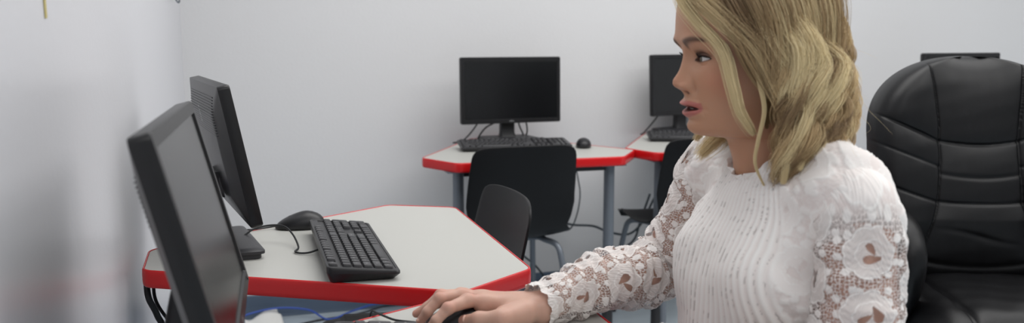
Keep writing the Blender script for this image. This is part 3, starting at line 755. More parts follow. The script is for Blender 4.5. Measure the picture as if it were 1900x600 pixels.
def torso(P):
    d = ell(P, (.785, 1.12, .85), (.088, .148, .185))
    d = smin(d, cone(P, (.762, .972, .948), (.755, 1.268, .955), .047, .047), .05)
    d = smin(d, ell(P, (.752, 1.12, .925), (.070, .115, .075)), .03)
    d = smin(d, cone(P, (.768, 1.06, 1.012), (.762, .985, .985), .040, .038), .03)
    d = smin(d, cone(P, (.768, 1.18, 1.012), (.758, 1.255, .985), .040, .038), .03)
    for y in (1.052, 1.188): d = smin(d, ell(P, (.700, y, .850), (.060, .060, .062)), .035)
    d = smin(d, ell(P, (.795, 1.12, .66), (.082, .118, .17)), .05)
    d = smin(d, ell(P, (.825, 1.12, .545), (.105, .165, .092)), .05)
    return d
def legs(P, e=0.):
    d = None
    for s in (-1, 1):
        y = 1.12+s*.085
        c = chain(P, [(.825, y, .535), (.42, 1.12+s*.10, .535), (.43, 1.12+s*.105, .12)], [.080+e, .056+e, .040+e], .04)
        d = c if d is None else smin(d, c, .02)
    return d
def arm_line(J):
    c = spline([J['in'], J['sh']]+list(J['ex'])+[J['el'], J['mid'], J['wr2']], 40)
    d = np.concatenate([[0], np.cumsum(np.linalg.norm(np.diff(c, axis=0), axis=1))]); L = d[-1]; s = np.linspace(0, L, int(L/.0011))
    c = np.stack([np.interp(s, d, c[:, k]) for k in range(3)], 1)
    for _ in range(60): c[1:-1] = c[:-2]*.25+c[1:-1]*.5+c[2:]*.25
    return c, s, L
JR['in'] = (.755, 1.240, .965); JR['mid'] = (.55, 1.305, .7895); JR['wr2'] = (.412, 1.244, .7755); JR['ex'] = [(.722, 1.318, .905)]
JL['in'] = (.758, .990, .965); JL['mid'] = (.62, .955, .765); JL['wr2'] = (.50, 1.005, .779); JL['ex'] = [(.748, .938, .88)]
RADR = [(0, .046), (.10, .050), (.22, .051), (.40, .053), (.52, .054), (.68, .050), (.85, .041), (.95, .0350), (1, .0330)]
RADL = [(0, .046), (.10, .052), (.22, .056), (.38, .059), (.52, .056), (.68, .050), (.85, .042), (.95, .036), (1, .034)]
for J, RD in ((JR, RADR), (JL, RADL)):
    c, s, L = arm_line(J); k = np.linspace(int(len(s)*.10), len(s)-12, 16).astype(int)
    J['arm'] = [tuple(q) for q in c[k]]; J['ar'] = [max(.0215, np.interp(s[i]/L, [q[0] for q in RD], [q[1] for q in RD])-.0085-.002*np.sin(PI*min(1, s[i]/L))) for i in k]
def body_sdf(P):
    d = torso(P)
    nk = cone(P, (.775, 1.12, .96), (.745, 1.13, 1.055), .048, .045); d = smin(d, nk, .022)
    for J in (JL, JR):
        d = smin(d, chain(P, J['arm'], J['ar'], .004), .012)
    d = smin(d, legs(P), .04)
    for s in (-1, 1): d = smin(d, cone(P, (.425, 1.12+s*.105, .05), (.30, 1.12+s*.12, .035), .034, .026), .03)
    return d
V1, Q1 = nets(body_sdf, (.24, .80, .0), (.95, 1.46, 1.08), .006)
keep = ~((V1[:, 0] < .40) & (V1[:, 2] > .70))
def cull(V, Q, keep):
    Q = Q[keep[Q].all(1)]; u = np.unique(Q); mp = -np.ones(len(V), int); mp[u] = np.arange(len(u)); return V[u], mp[Q]
kA = ~(((V1[:, 0] < .440) & (V1[:, 1] > 1.15) & (V1[:, 2] > .70)) | ((V1[:, 0] < .522) & (V1[:, 1] < 1.12) & (V1[:, 2] > .70)))
V1, Q1 = cull(V1, Q1, kA)
V2, Q2 = nets(hand_right, (.222, 1.18, .742), (.452, 1.372, .825), .0014)
V3, Q3 = nets(hand_left, (.30, .88, .745), (.533, 1.10, .828), .003)
na_, nb_ = HP.shape[:2]; Vh = HP.reshape(-1, 3); ih = np.arange(na_*nb_).reshape(na_, nb_); ih = np.hstack([ih, ih[:, :1]])
Qh = np.stack([ih[:-1, :-1], ih[:-1, 1:], ih[1:, 1:], ih[1:, :-1]], -1).reshape(-1, 4)
def skin_cols(V):
    n = np.sin(V[:, 0]*90+np.sin(V[:, 1]*70)*2)*np.sin(V[:, 1]*80+V[:, 2]*60)
    return np.array(lin(204, 163, 145)[:3])*(1+.04*n[:, None]*np.array([.5, 1, 1]))  # paler than the face, which has shade mixed into its tone
C2 = skin_cols(V2)
kn = np.zeros(len(V2))
for q in ((.318, 1.262, .80), (.316, 1.29, .80), (.2745, 1.243, .79), (.2685, 1.274, .80), (.277, 1.306, .79)): kn += np.exp(-(np.linalg.norm(V2-np.array(q), axis=1)/.010)**2)
for q in ((.2475, 1.245, .7575), (.239, 1.277, .7575), (.24, 1.316, .7575), (.299, 1.247, .7625)): kn += 1.2*np.exp(-(np.linalg.norm(V2-np.array(q), axis=1)/.011)**2)
C2 = C2*(1-.35*np.clip(kn, 0, 1)[:, None])+np.array(lin(202, 124, 110)[:3])*.35*np.clip(kn, 0, 1)[:, None]
VV = np.vstack([Vh, V1, V2, V3]); o1 = len(Vh); o2 = o1+len(V1); o3 = o2+len(V2)
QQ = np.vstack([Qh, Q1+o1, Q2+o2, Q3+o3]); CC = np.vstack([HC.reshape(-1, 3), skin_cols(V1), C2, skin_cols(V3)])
person = empty('person', (.84, 1.12, 0), 0, 'seated woman with wavy blond bob and white lace blouse, reaching for the mouse', 'person')
INV = np.array([-.84, -1.12, 0])
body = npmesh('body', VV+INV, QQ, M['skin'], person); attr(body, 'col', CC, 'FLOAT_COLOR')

# thumb and finger nails
def nail(c, nrm, along, w_, l_, name='nail'):
    n = np.array(nrm, float); n /= np.linalg.norm(n); a = np.array(along, float); a -= n*(a@n); a /= np.linalg.norm(a); b_ = np.cross(n, a)
    P = np.zeros((9, 11, 3))
    for i in range(9):
        for j in range(11):
            u, v = j/10*2-1, i/8*2-1; wv = w_*(1-.12*abs(v)**3)
            P[i, j] = np.array(c)+a*l_*(v-.12*u*u*(v > 0))+b_*wv*math.sin(u*1.1)/math.sin(1.1)+n*(wv*(math.cos(u*1.1)-1)/1.1+.0006)
    o = gridmesh(name, P+INV, M['nail'], person); s_ = o.modifiers.new('thick', 'SOLIDIFY'); s_.thickness = .0006
M['nail'] = mat('nail', lin(226, 180, 162), .22, spec=.6)
nail((.3020, 1.2345, .7690), (-.20, -.78, .60), (-.48, .78, -.20), .0062, .0078)
nail((.2440, 1.2428, .7640), (-.75, -.1, .62), (-.5, .1, -.8), .0046, .0055)
nail((.2360, 1.2750, .7640), (-.75, -.1, .62), (-.5, .1, -.8), .0046, .0055)

# eyes
def make_eye(side):
    c = H2W(np.array(.0712), np.array(side*.0325), np.array(-.0030)); r = .0120
    N = 48; P = np.zeros((N+1, 2*N, 3)); cols = np.zeros((N+1, 2*N, 3))
    gaze = HF*1.0+HL*(-.10)+np.array([0, 0, -.06]); gaze /= np.linalg.norm(gaze)
    s_ = np.cross(gaze, [0, 0, 1]); s_ /= np.linalg.norm(s_); t_ = np.cross(s_, gaze)
    for i in range(N+1):
        th = PI*(i/N)**1.3; 
        rr = r+.0007*math.exp(-(th/.42)**4)
        for j in range(2*N):
            a = 2*PI*j/(2*N); P[i, j] = c+rr*(math.cos(th)*gaze+math.sin(th)*(math.cos(a)*s_+math.sin(a)*t_))
            if th < .20: col = lin(8, 7, 7)
            elif th < .50: k = .5+.5*math.sin(a*17+3*math.sin(a*5)); col = lin(60+30*k, 56+22*k, 40+10*k) if th < .45 else lin(30, 26, 22)
            else: col = lin(222, 216, 212)
            cols[i, j] = col[:3]
    o = gridmesh('eye', np.transpose(P, (1, 0, 2))+INV, M['eye'], person, closed_u=True); attr(o, 'col', np.transpose(cols, (1, 0, 2)).reshape(-1, 3), 'FLOAT_COLOR')
M['eye'] = attr_mat('eye', .08, 0, .6)
for s in (1, -1): make_eye(s)
# lashes
for side in (1, -1):
    b = MB()
    for k in range(60):
        xx = -1+2*k/59; ax = .0325+.0150*xx
        ztop = -.0030+.0047*max(0, 1-abs(xx)**2.2)**.75+.0012*xx
        fr = .0712+math.sqrt(max(0, .0134**2-(ax-.0325)**2-(ztop+.0030)**2))-.0004
        ln = .0095*(.65+.35*xx)*(1-.25*abs(xx))+.0012*random.random()
        p = [(fr, ax, ztop), (fr+ln*.55, ax+ln*.20*xx+.0004, ztop-.0005), (fr+ln*.95, ax+ln*.42*(xx+.2), ztop+.0034+.001*random.random())]
        W3 = [H2W(np.array(q[0]), np.array(side*q[1]), np.array(q[2]))+INV for q in p]
        b.tube(W3, lambda t: .00042*(1-.85*t), 4, res=3)
    b.build('eyelash', M['lash'], person)
# teeth
b = MB(); L = []
for k in range(17):
    x = -.018+.036*k/16; f = .0885-.010*(abs(x)/.018)**2-.0058
    L.append([tuple(H2W(np.array(f+dy), np.array(x), np.array(zz))+INV) for dy, zz in ((0, -.0690), (.0010*abs(math.sin(k*PI/2.3)), -.0722), (0, -.0746), (-.003, -.0746), (-.003, -.0690))])
b.loft(L); b.build('teeth', M['teeth'], person)

# ------------------------------------------------------------- blouse
def hash2(ix, iy, s):
    h = np.sin(ix*127.1+iy*311.7+s*74.7)*43758.5453; return h-np.floor(h)
def worley(x, y, s=0.):
    ix, iy = np.floor(x), np.floor(y); d1 = np.full(x.shape, 9.); d2 = np.full(x.shape, 9.)
    for dx in (-1, 0, 1):
        for dy in (-1, 0, 1):
            cx, cy = ix+dx, iy+dy; px = cx+.5+.75*(hash2(cx, cy, s)-.5); py = cy+.5+.75*(hash2(cx, cy, s+9)-.5)
            d = np.hypot(x-px, y-py); m = d < d1; d2 = np.where(m, d1, np.minimum(d2, d)); d1 = np.where(m, d, d1)
    return d1, d2
def lace(u, v, s=0.):
    """u, v in metres. returns opacity 0..1 and relief 0..1"""
    d1, d2 = worley(u/.0044, v/.0044, s); net = sst(.25, .13, d2-d1)             # threads round the holes
    net = np.maximum(net*.95, .05)
    w1, w2 = worley(u/.017+3.3, v/.017, s+2); sm = sst(.33, .27, w1)              # small leaves and buds
    op = np.maximum(net, sm*.94); rl = np.maximum(net*.35, sm*.75+.25*sst(.10, .0, np.abs(w1-.33)))
    # large blossoms on a loose lattice
    cs = .076; gx, gy = u/cs, v/cs; iy = np.floor(gy); gx = gx+.5*(iy % 2); ix = np.floor(gx)
    fx = (gx-ix-.5)*cs-(hash2(ix, iy, s+5)-.5)*.008; fy = (gy-iy-.5)*cs-(hash2(ix, iy, s+6)-.5)*.008
    th0 = hash2(ix, iy, s+7)*6.28; ca, sa = np.cos(th0), np.sin(th0); a, b_ = fx*ca-fy*sa, fx*sa+fy*ca
    r = np.hypot(a, b_); ph = np.arctan2(b_, a)
    Rb = .0300*(1+.11*np.abs(np.cos(ph*4))); q = r/Rb
    Ri = .0170*(1+.10*np.abs(np.cos(ph*3.5+.6)))
    inb = sst(1.03, .97, q); rim = sst(.055, .015, np.abs(q-.95))
    pet = inb*.80; op = np.maximum(op, 0)*(1-inb)+pet*inb; op = np.maximum(op, rim*.98)
    rl = rl*(1-inb)+inb*(.35+.25*sst(.0, 1., q)); rl = np.maximum(rl, rim*.95)
    rim2 = sst(.08, .02, np.abs(r/Ri-1)); op = np.maximum(op, rim2*.98); rl = np.maximum(rl, rim2*.85)
    ray = sst(.25, .02, np.abs(np.sin(ph*4)))*inb*sst(.70, .76, q); rl = np.maximum(rl, ray*.7); op = np.maximum(op, ray*.95)
    for ox, oy, sc, tw in ((-.0045, .003, 1.0, .5), (.0065, -.003, .74, -.7)):        # two open teardrops in the middle
        c_, s_ = math.cos(tw), math.sin(tw); x_ = ((a-ox)*c_-(b_-oy)*s_)/sc; y_ = ((a-ox)*s_+(b_-oy)*c_)/sc
        wdt = .0052*np.clip(1-(y_/.0115)**2, 0, 1)**.5*(1-.55*y_/.0115); e = np.abs(x_)-wdt
        hole = sst(.0006, -.0006, e)*(np.abs(y_) < .0112); lip = sst(.0016, .0004, np.abs(e))*(np.abs(y_) < .0125)
        op = op*(1-hole)+.04*hole; rl = rl*(1-hole); op = np.maximum(op, lip*.97*(1-hole)); rl = np.maximum(rl, lip*(1-hole))
    return np.clip(op, 0, 1), np.clip(rl, 0, 1)
def lace_material(name, thin):
    m = bpy.data.materials.new(name); m.use_nodes = True; nt = m.node_tree; b = nt.nodes['Principled BSDF']; out = nt.nodes['Material Output']
    a = nt.nodes.new('ShaderNodeAttribute'); a.attribute_name = 'cover'; rl = nt.nodes.new('ShaderNodeAttribute'); rl.attribute_name = 'relief'
    mx = nt.nodes.new('ShaderNodeMix'); mx.data_type = 'RGBA'; mx.inputs['A'].default_value = lin(224, 210, 206); mx.inputs['B'].default_value = lin(246, 244, 241)
    nt.links.new(rl.outputs['Fac'], mx.inputs['Factor']); nt.links.new(mx.outputs['Result'], b.inputs['Base Color'])
    b.inputs['Roughness'].default_value = .85; b.inputs['Sheen Weight'].default_value = .15; b.inputs['Specular IOR Level'].default_value = .2
    tc = nt.nodes.new('ShaderNodeTexCoord'); n = nt.nodes.new('ShaderNodeTexNoise'); n.inputs['Scale'].default_value = 900; bp = nt.nodes.new('ShaderNodeBump')
    bp.inputs['Strength'].default_value = .25; bp.inputs['Distance'].default_value = .001
    nt.links.new(tc.outputs['Object'], n.inputs['Vector']); nt.links.new(n.outputs['Fac'], bp.inputs['Height']); nt.links.new(bp.outputs['Normal'], b.inputs['Normal'])
    tr = nt.nodes.new('ShaderNodeBsdfTransparent'); ms = nt.nodes.new('ShaderNodeMixShader')
    nt.links.new(a.outputs['Fac'], ms.inputs['Fac']); nt.links.new(tr.outputs[0], ms.inputs[1]); nt.links.new(b.outputs[0], ms.inputs[2]); nt.links.new(ms.outputs[0], out.inputs['Surface'])
    return m
M['lace'] = lace_material('white_lace', True)

# bodice
ARM_CUT = .045
def bodice_sdf(P):
    d = torso(P)-.011
    d = smin(d, ell(P, (.738, 1.13, .755), (.118, .155, .20)), .05)
    d = smin(d, ell(P, (.775, 1.125, .62), (.150, .172, .16)), .05)
    for J in (JL, JR): d = smin(d, cone(P, J['sh'], np.array(J['sh'])*.93+np.array(J['el'])*.07, .046, .040), .03)
    return np.maximum(d, .575-P[:, 2])
NKC = np.array([.757, 1.122])
# phi 0 = front of the throat (-x), pi = nape
def neck_r(phi): return .0675+.0085*np.cos(phi)
Vb, Qb = nets(bodice_sdf, (.56, .86, .56), (.96, 1.40, 1.09), .0026)
phi = np.arctan2(Vb[:, 1]-NKC[1], -(Vb[:, 0]-NKC[0])); rad = np.hypot(Vb[:, 0]-NKC[0], Vb[:, 1]-NKC[1])
keep = ~((rad < neck_r(phi)-.003) & (Vb[:, 2] > .92)) & (Vb[:, 2] > .578)
Vb, Qb = cull(Vb, Qb, keep)
def vnorm(V, Q):
    n = np.cross(V[Q[:, 2]]-V[Q[:, 0]], V[Q[:, 3]]-V[Q[:, 1]]); N = np.zeros_like(V)
    for k in range(4): np.add.at(N, Q[:, k], n)
    return N/(np.linalg.norm(N, axis=1)[:, None]+1e-12)
Nb = vnorm(Vb, Qb)
EDR, EDP, EDZ = np.hypot(Vb[:, 0]-NKC[0], Vb[:, 1]-NKC[1]), np.arctan2(Vb[:, 1]-NKC[1], -(Vb[:, 0]-NKC[0])), Vb[:, 2].copy()
yy = Vb[:, 1]-1.122; zz = Vb[:, 2]
fanw = np.interp(zz, [.60, .80, .90, .96, 1.0], [1.30, 1.22, 1.05, .80, .62]); t = yy/fanw           # pleats fan out below the collar
pleat_zone = sst(.088, .082, t)*sst(-.118, -.112, t)*(Nb[:, 0] < -.15)*sst(1.0, .995, zz)
sw = np.sin(t/.0098*2*PI); stripe = .5+.5*sw
slot = sst(.70, .92, -sw)*sst(.40, .70, hash2(np.floor(t/.0098+.25), np.floor(zz/.007), 3.))
wob = .5+.5*np.sin(zz*47+np.floor(t/.0098+.25)*1.9)
slot = slot*sst(.35, .6, wob)
uu = (Vb[:, 1]-1.12)*1.0+np.where(Nb[:, 1] < -.6, Vb[:, 0]-.757, 0)*1.0; 
ang = np.arctan2(Vb[:, 1]-1.12, -(Vb[:, 0]-.78)); uu = ang*.15
op, rl = lace(uu, zz, 4.)
relief = pleat_zone*(.55+.45*stripe)+(1-pleat_zone)*(.35+.65*rl)
cover = np.where(pleat_zone > .5, 1-.40*slot, 1.0)
und = .004*np.sin(Vb[:, 2]*38+Vb[:, 1]*25)*np.sin(Vb[:, 1]*44-Vb[:, 2]*21)+.003*np.sin(Vb[:, 2]*75+Vb[:, 0]*60+Vb[:, 1]*30)
Vb = Vb+Nb*((pleat_zone*.0021*stripe+(1-pleat_zone)*.0022*rl+und*(1-.78*pleat_zone))[:, None])
M['lining'] = mat('nude_lining', lin(206, 178, 166), .8)
blouse = npmesh('blouse', Vb+INV, Qb, M['lace'], person)
npmesh('lining', Vb-Nb*.0042+INV, Qb, M['lining'], blouse); attr(blouse, 'relief', relief); attr(blouse, 'cover', np.clip(cover, 0, 1))

def sleeve(name, J, seed, radii, extra=()):
    ctr, s, Ltot = arm_line(J); ns = len(s)
    T = np.gradient(ctr, axis=0); T /= np.linalg.norm(T, axis=1)[:, None]
    nt_ = 300; th = np.linspace(0, 2*PI, nt_+1)[:-1]; r0 = np.interp(s/Ltot, [q[0] for q in radii], [q[1] for q in radii])
    ker = np.hanning(41); ker /= ker.sum(); r0 = np.convolve(np.pad(r0, 20, 'edge'), ker, 'valid')
    a = np.array([0, 0, 1.0]); a -= T[0]*(a@T[0]); a /= np.linalg.norm(a); P = np.zeros((ns, nt_, 3)); A_ = np.zeros((ns, nt_)); rl_ = np.zeros((ns, nt_))
    up_a = np.zeros((ns, 3)); 
    for i in range(ns):
        a = a-T[i]*(a@T[i]); a /= np.linalg.norm(a); up_a[i] = a
    S_, TH = np.meshgrid(s, th, indexing='ij')
    op, rl = lace(S_+.01*seed, TH*.048+.013*seed, float(seed))
    # seam of the wrap-around falls underneath
    fr = S_/Ltot
    wr = .0030*np.sin(S_*150+2.2*np.sin(TH+seed))*(.5+.5*np.sin(TH*2+S_*30+seed)) + .0026*np.sin(S_*260+3*TH+seed)*sst(.2, .5, fr) + .003*np.sin(TH*3+S_*40)
    wr = wr*(1-.7*sst(.80, 1., fr))
    edge = np.exp(-((Ltot-S_)/.006)**2)
    hem = edge*(.0018*np.sin(TH*9+1)+.0005*np.sin(TH*41)); bumps = .0009*rl+.0006*np.sin(S_*700+9*np.sin(TH*7))*np.sin(TH*24)
    RR = r0[:, None]+wr*sst(0, .15, fr)+bumps+hem
    bb = np.cross(T, up_a)
    P = ctr[:, None, :]+RR[..., None]*(np.cos(TH)[..., None]*up_a[:, None, :]+np.sin(TH)[..., None]*bb[:, None, :])
    sc = edge*np.cos(TH*11)*.0016
    P = P+T[:, None, :]*sc[..., None]
    hemz = sst(.016, .012, Ltot-S_)
    op = np.maximum(op, hemz*.93); rl = np.maximum(rl, hemz*(.6+.4*np.sin(S_*2500)))
    shoulder = sst(.070, .045, S_); op = np.maximum(op, shoulder)
    o = gridmesh(name, np.transpose(P, (1, 0, 2))+INV, M['lace'], blouse, closed_u=True)
    attr(o, 'cover', np.transpose(op).ravel()); attr(o, 'relief', np.transpose(rl).ravel()*.75+.25)
    return o
sleeve('sleeve', JR, 1, RADR)
sleeve('sleeve', JL, 2, RADL)

# ruffled stand-up collar
nph, nh = 720, 14; ph = np.linspace(0, 2*PI, nph+1)[:-1][:, None]; hh = np.linspace(0, 1, nh)[None, :]
hgt = .0085+.0145*(1-np.cos(ph))/2
ruf = (.0052*np.sin(ph*15+.8*np.sin(ph*4))+.0016*np.sin(ph*37))*hh
rr = neck_r(ph)-.0015+ruf+.0060*hh**1.3*(1+np.cos(ph))/2-.006*hh*(1-np.cos(ph))/2
em = (np.abs(EDR-neck_r(EDP)) < .004) & (EDZ > .93); bins = np.linspace(-PI, PI, 49); bc = (bins[1:]+bins[:-1])/2
bz_ = np.array([EDZ[em & (EDP >= bins[i]) & (EDP < bins[i+1])].mean() for i in range(48)])
bz_ = np.convolve(np.r_[bz_[-3:], bz_, bz_[:3]], np.ones(7)/7, 'valid')
zb = np.interp((ph+PI) % (2*PI)-PI, bc, bz_, period=2*PI)-.0035; Zc = zb+(hgt+.0028*np.abs(np.sin(ph*13+np.sin(ph*5))))*hh
P = np.stack([NKC[0]-rr*np.cos(ph), NKC[1]+rr*np.sin(ph), Zc], -1)
oc = gridmesh('collar', P+INV, M['lace'], blouse, closed_u=True); attr(oc, 'cover', np.ones(nph*nh)); attr(oc, 'relief', (.55+.45*np.abs(np.sin(ph*30+6*hh))).ravel())
sm = oc.modifiers.new('thick', 'SOLIDIFY'); sm.thickness = .0011

# trousers and shoes
def tro(P):
    d = smin(legs(P, .009), ell(P, (.825, 1.12, .545), (.112, .172, .097)), .04)
    return np.maximum(d, .10-P[:, 2])
Vt, Qt = nets(tro, (.32, .86, .09), (.98, 1.38, .68), .006); npmesh('trousers', Vt+INV, Qt, M['trouser'], person)
for s in (-1, 1):
    y = 1.12+s*.112
    def sh(P): return np.maximum(smin(chain(P, [(.455, y, .050), (.40, y, .050), (.30, y+s*.008, .036), (.27, y+s*.01, .032)], [.040, .041, .036, .028], .02), cone(P, (.428, y, .09), (.428, y, .12), .040, .042), .02), .002-P[:, 2])
    Vs, Qs = nets(sh, (.22, y-.08, -.01), (.52, y+.08, .16), .005); npmesh('shoe', Vs+INV, Qs, M['shoe'], person)

# ------------------------------------------------------------- hair
HAIR_N = 22000
def build_hair():
    rng = np.random.default_rng(5); K = 34; s = np.linspace(0, 1, K)
    # every lock: azimuth of fall (0 = face front, +90 = her left / camera side, 180 = nape), layer, wave phase
    locks = []
    def add(n, a0, a1, z0, z1, w, lay=(0, 1), rt=None):
        for k in range(n):
            a = R(a0+(a1-a0)*(k+rng.uniform(.1, .9))/n); locks.append((a, rng.uniform(min(z0, z1), max(z0, z1)), rng.uniform(*lay), rng.uniform(0, 6.28), rng.uniform(.85, 1.2), w, rt, rng.uniform(0, 1)))
    add(26, 97, 118, -.145, -.166, 1.0, (0, .45)); add(26, 95, 118, -.140, -.168, 1.0, (.45, 1))
    add(22, 112, 145, -.125, -.160, 1.0, (0, .5)); add(24, 112, 145, -.115, -.155, 1.0, (.5, 1)); add(20, 140, 185, -.075, -.110, 1.0, (0, .5)); add(20, 140, 185, -.07, -.105, 1.0, (.5, 1)); add(16, 100, 170, -.06, -.12, .8, (.8, 1.05))
    add(26, 185, 255, -.12, -.16, 1.0, (0, .5)); add(26, 185, 255, -.11, -.16, 1.0, (.5, 1)); add(12, 255, 275, -.11, -.14, .8, (0, .6))
    cnt = []; PTS = []; RAD = []; TONE = []
    envz = [.13, .10, .06, .02, -.02, -.06, -.09, -.12, -.15, -.18, -.21]
    env_side = [.060, .082, .096, .104, .108, .110, .112, .112, .108, .100, .092]
    env_back = [.070, .100, .120, .131, .136, .142, .145, .140, .128, .112, .10]
    per = HAIR_N//len(locks)
    for (al, ze, lay, ph, fr, w, rt, tone) in locks:
        aa = (al+PI) % (2*PI)-PI; side = 1 if aa > 0 else -1; ab = abs(aa)
        bk = sst(R(85), R(150), ab)
        # root along the parting, which lies on her right of centre
        pf = np.interp(ab, [R(55), R(110), R(180)], [.072, .02, -.055])+rng.normal(0, .008); pl = -.022
        for k in range(per):
            g = rng.normal(0, 1, 2); cl = .0040*w
            da = rng.normal(0, R(2.0)); zend = ze+rng.normal(0, .008); pfk = pf+rng.normal(0, .010); plk = pl+rng.normal(0, .004)
            off = [g[0]*cl*(1-.45*s**4), g[1]*cl*(1-.45*s**4)]
            sz = s**1.05; zt = .1235-.3*max(0, abs(pfk)-.04)-.0
            z = zt+(zend-zt)*sz**1.25
            ea = al+da
            Re = np.interp(-z, [-q for q in envz], env_side)*(1-bk)+np.interp(-z, [-q for q in envz], env_back)*bk
            Re = Re*(.84+.16*lay)
            # from the part outwards to the envelope
            wv = sst(.25, .75, s); A1 = .0095*wv*(.6+.6*s)
            lift = sst(0, .30, s)
            zz_ = z
            rad = Re+A1*np.sin(ph+fr*(zt-z)*2*PI/.088)+off[0]*(.5+.5*s)
            ta = ea+(A1*.95*np.cos(ph*1.3+fr*(zt-z)*2*PI/.094)+off[1]*(.5+.5*s))/np.maximum(rad, .05)
            f = rad*np.cos(ta); l = rad*np.sin(ta)
            # scalp part of the path: ellipse over the skull
            b0 = sst(0, .34, s); f = pfk*(1-b0)+f*b0; l = plk*(1-b0)+l*b0
            dome = .1295*np.sqrt(np.clip(1-((f+.0)/.122)**2*.55-(l/.092)**2*.75, .05, 1))+.008+.012*lay
            z = np.where(s < .34, np.maximum(z, dome*(1-sst(.18, .36, s))+z*sst(.18, .36, s)), z)
            # keep outside the skull
            sk = np.sqrt((f/.112)**2+(l/.083)**2+((z-.02)/.125)**2); ko = np.where((sk < 1) & (z > -.06), 1/np.maximum(sk, .2), 1); f = f*ko; l = l*ko
            # ends bend in a little, and rest on the shoulders
            PTS.append(np.stack([f, l, z], -1)); RAD.append(1.0); TONE.append(tone*.95+rng.uniform(-.10, .12)); cnt.append(K)
    # face-framing front locks given as paths (f, l, z)
    def path(P, n, sp0, sp1, tone, wav=0.0):
        n = int(n*1.6)
        C_ = spline(P, 12); t0 = np.linspace(0, 1, len(C_)); Cq = np.stack([np.interp(s, t0, C_[:, k]) for k in range(3)], 1)
        for k in range(n):
            g = rng.normal(0, 1, 3); q = Cq+g[None, :]*(sp0+(sp1-sp0)*s[:, None])*(1-.45*s[:, None]**6); ph_ = rng.uniform(0, 1)
            q = q+wav*np.stack([np.sin(s*14+ph_), np.cos(s*12+ph_)*.6, 0*s], -1)*s[:, None]
            PTS.append(q); RAD.append(1.0); TONE.append(tone+rng.uniform(-.12, .12)); cnt.append(K)
    path([(.052, -.022, .123), (.090, -.004, .112), (.108, .018, .082), (.093, .045, .048), (.066, .068, .011), (.055, .079, -.034), (.044, .080, -.070), (.026, .074, -.095), (.018, .070, -.105)], 210, .0036, .0028, .9)
    path([(.050, -.022, .124), (.084, .004, .116), (.092, .034, .088), (.070, .064, .055), (.038, .084, .022), (.012, .092, -.020), (-.006, .092, -.060), (-.016, .090, -.085)], 420, .0060, .0035, .8)
    path([(.045, -.022, .125), (.080, .012, .118), (.088, .045, .086), (.058, .075, .048), (.024, .091, .010), (.000, .098, -.035), (-.018, .100, -.075), (-.012, .098, -.110), (-.022, .094, -.145)], 700, .0070, .0050, .62)
    path([(.030, .085, .02), (.022, .092, -.03), (.012, .090, -.07), (.016, .084, -.11), (.016, .076, -.145), (-.002, .070, -.18)], 90, .0012, .0008, .85)
    path([(.030, -.022, .126), (.062, .030, .120), (.064, .068, .085), (.046, .084, .045), (.020, .091, .005), (.000, .093, -.035), (-.012, .092, -.07)], 420, .0075, .0060, .12)
    path([(.040, -.022, .126), (.075, .030, .112), (.072, .062, .075), (.052, .080, .035), (.030, .088, -.010), (.006, .091, -.05)], 220, .0050, .0060, .25)
    # crown: hair laid both ways from the parting
    for k, f0 in enumerate(np.linspace(.050, -.070, 9)):
        t_ = .25+.6*(k % 2)
        path([(f0, -.020, .127-.25*max(0, abs(f0)-.04)), (f0-.002, .015, .131-.3*max(0, abs(f0)-.04)), (f0-.006, .050, .122-.3*max(0, abs(f0)-.03)), (f0*.9-.012, .078, .098), (f0*.8-.020, .096, .060), (f0*.7-.026, .103, .010), (f0*.7-.030, .103, -.03)], 330, .0080, .0075, t_, .003)
        path([(f0, -.024, .127-.25*max(0, abs(f0)-.04)), (f0-.004, -.050, .120-.3*max(0, abs(f0)-.03)), (f0*.85-.012, -.078, .095), (f0*.7-.020, -.094, .055), (f0*.6-.030, -.100, .0), (f0*.6-.034, -.100, -.05)], 260, .0080, .0075, t_, .003)
    # long waved locks over the near side
    for k in range(26):
        q = k/25; ff = .060-.150*q+rng.normal(0, .004); c_ = rng.uniform(0, 6.28); P_ = []
        for j, zz_ in enumerate(np.linspace(.118, -.158+.060*q+rng.uniform(-.014, .010), 9)):
            e = j/8; fo = .045-.02*q+(ff*.62+.0-.045+.02*q-.056+.030*q)*min(1, e*2.0); 
            fo = fo-.018*q*max(0, math.sin(e*PI)); ll = np.interp(e, [0, .14, .35, .6, 1], [-.01, .055, .098, .108, .100-.030*q])
            if q > .6: ll *= 1-.42*(q-.6)/.4*1.3
            fo += .0135*math.sin(c_+e*10.5)*min(1, e*2); P_.append((fo, ll*(1.05+.05*(k % 2))+.008*math.cos(c_+e*10.5), zz_))
        path(P_, 300, .0050, .0032, (.15, .95, .6, 1.0)[k % 4])
    # tuft on the far side hanging below the chin
    path([(.045, -.030, .122), (.055, -.060, .090), (.030, -.084, .02), (.005, -.085, -.05), (.000, -.068, -.095), (.020, -.054, -.122), (.046, -.048, -.148)], 260, .0055, .0085, .9, .003)
    path([(.045, -.032, .122), (.060, -.060, .090), (.036, -.085, .02), (.022, -.086, -.05), (.030, -.078, -.10), (.050, -.066, -.128)], 110, .005, .004, .8)
    # flyaways at the back
    for k in range(16):
        a = R(rng.uniform(110, 200)); z0 = rng.uniform(-.02, .09); r0 = .12; q = []
        zz_ = np.linspace(z0, z0-rng.uniform(.08, .16), K); rr_ = r0+.03*s+.05*s**2*rng.uniform(.2, 1.1); ta = a+rng.normal(0, .15)*s+.16*np.sin(s*9+k)
        PTS.append(np.stack([rr_*np.cos(ta), rr_*np.sin(ta), zz_], -1)); RAD.append(.6); TONE.append(.8); cnt.append(K)
    P = np.array(PTS); W_ = H2W(P[..., 0], P[..., 1], P[..., 2])+INV
    hc = bpy.data.hair_curves.new('hair'); n = len(P); hc.add_curves([K]*n)
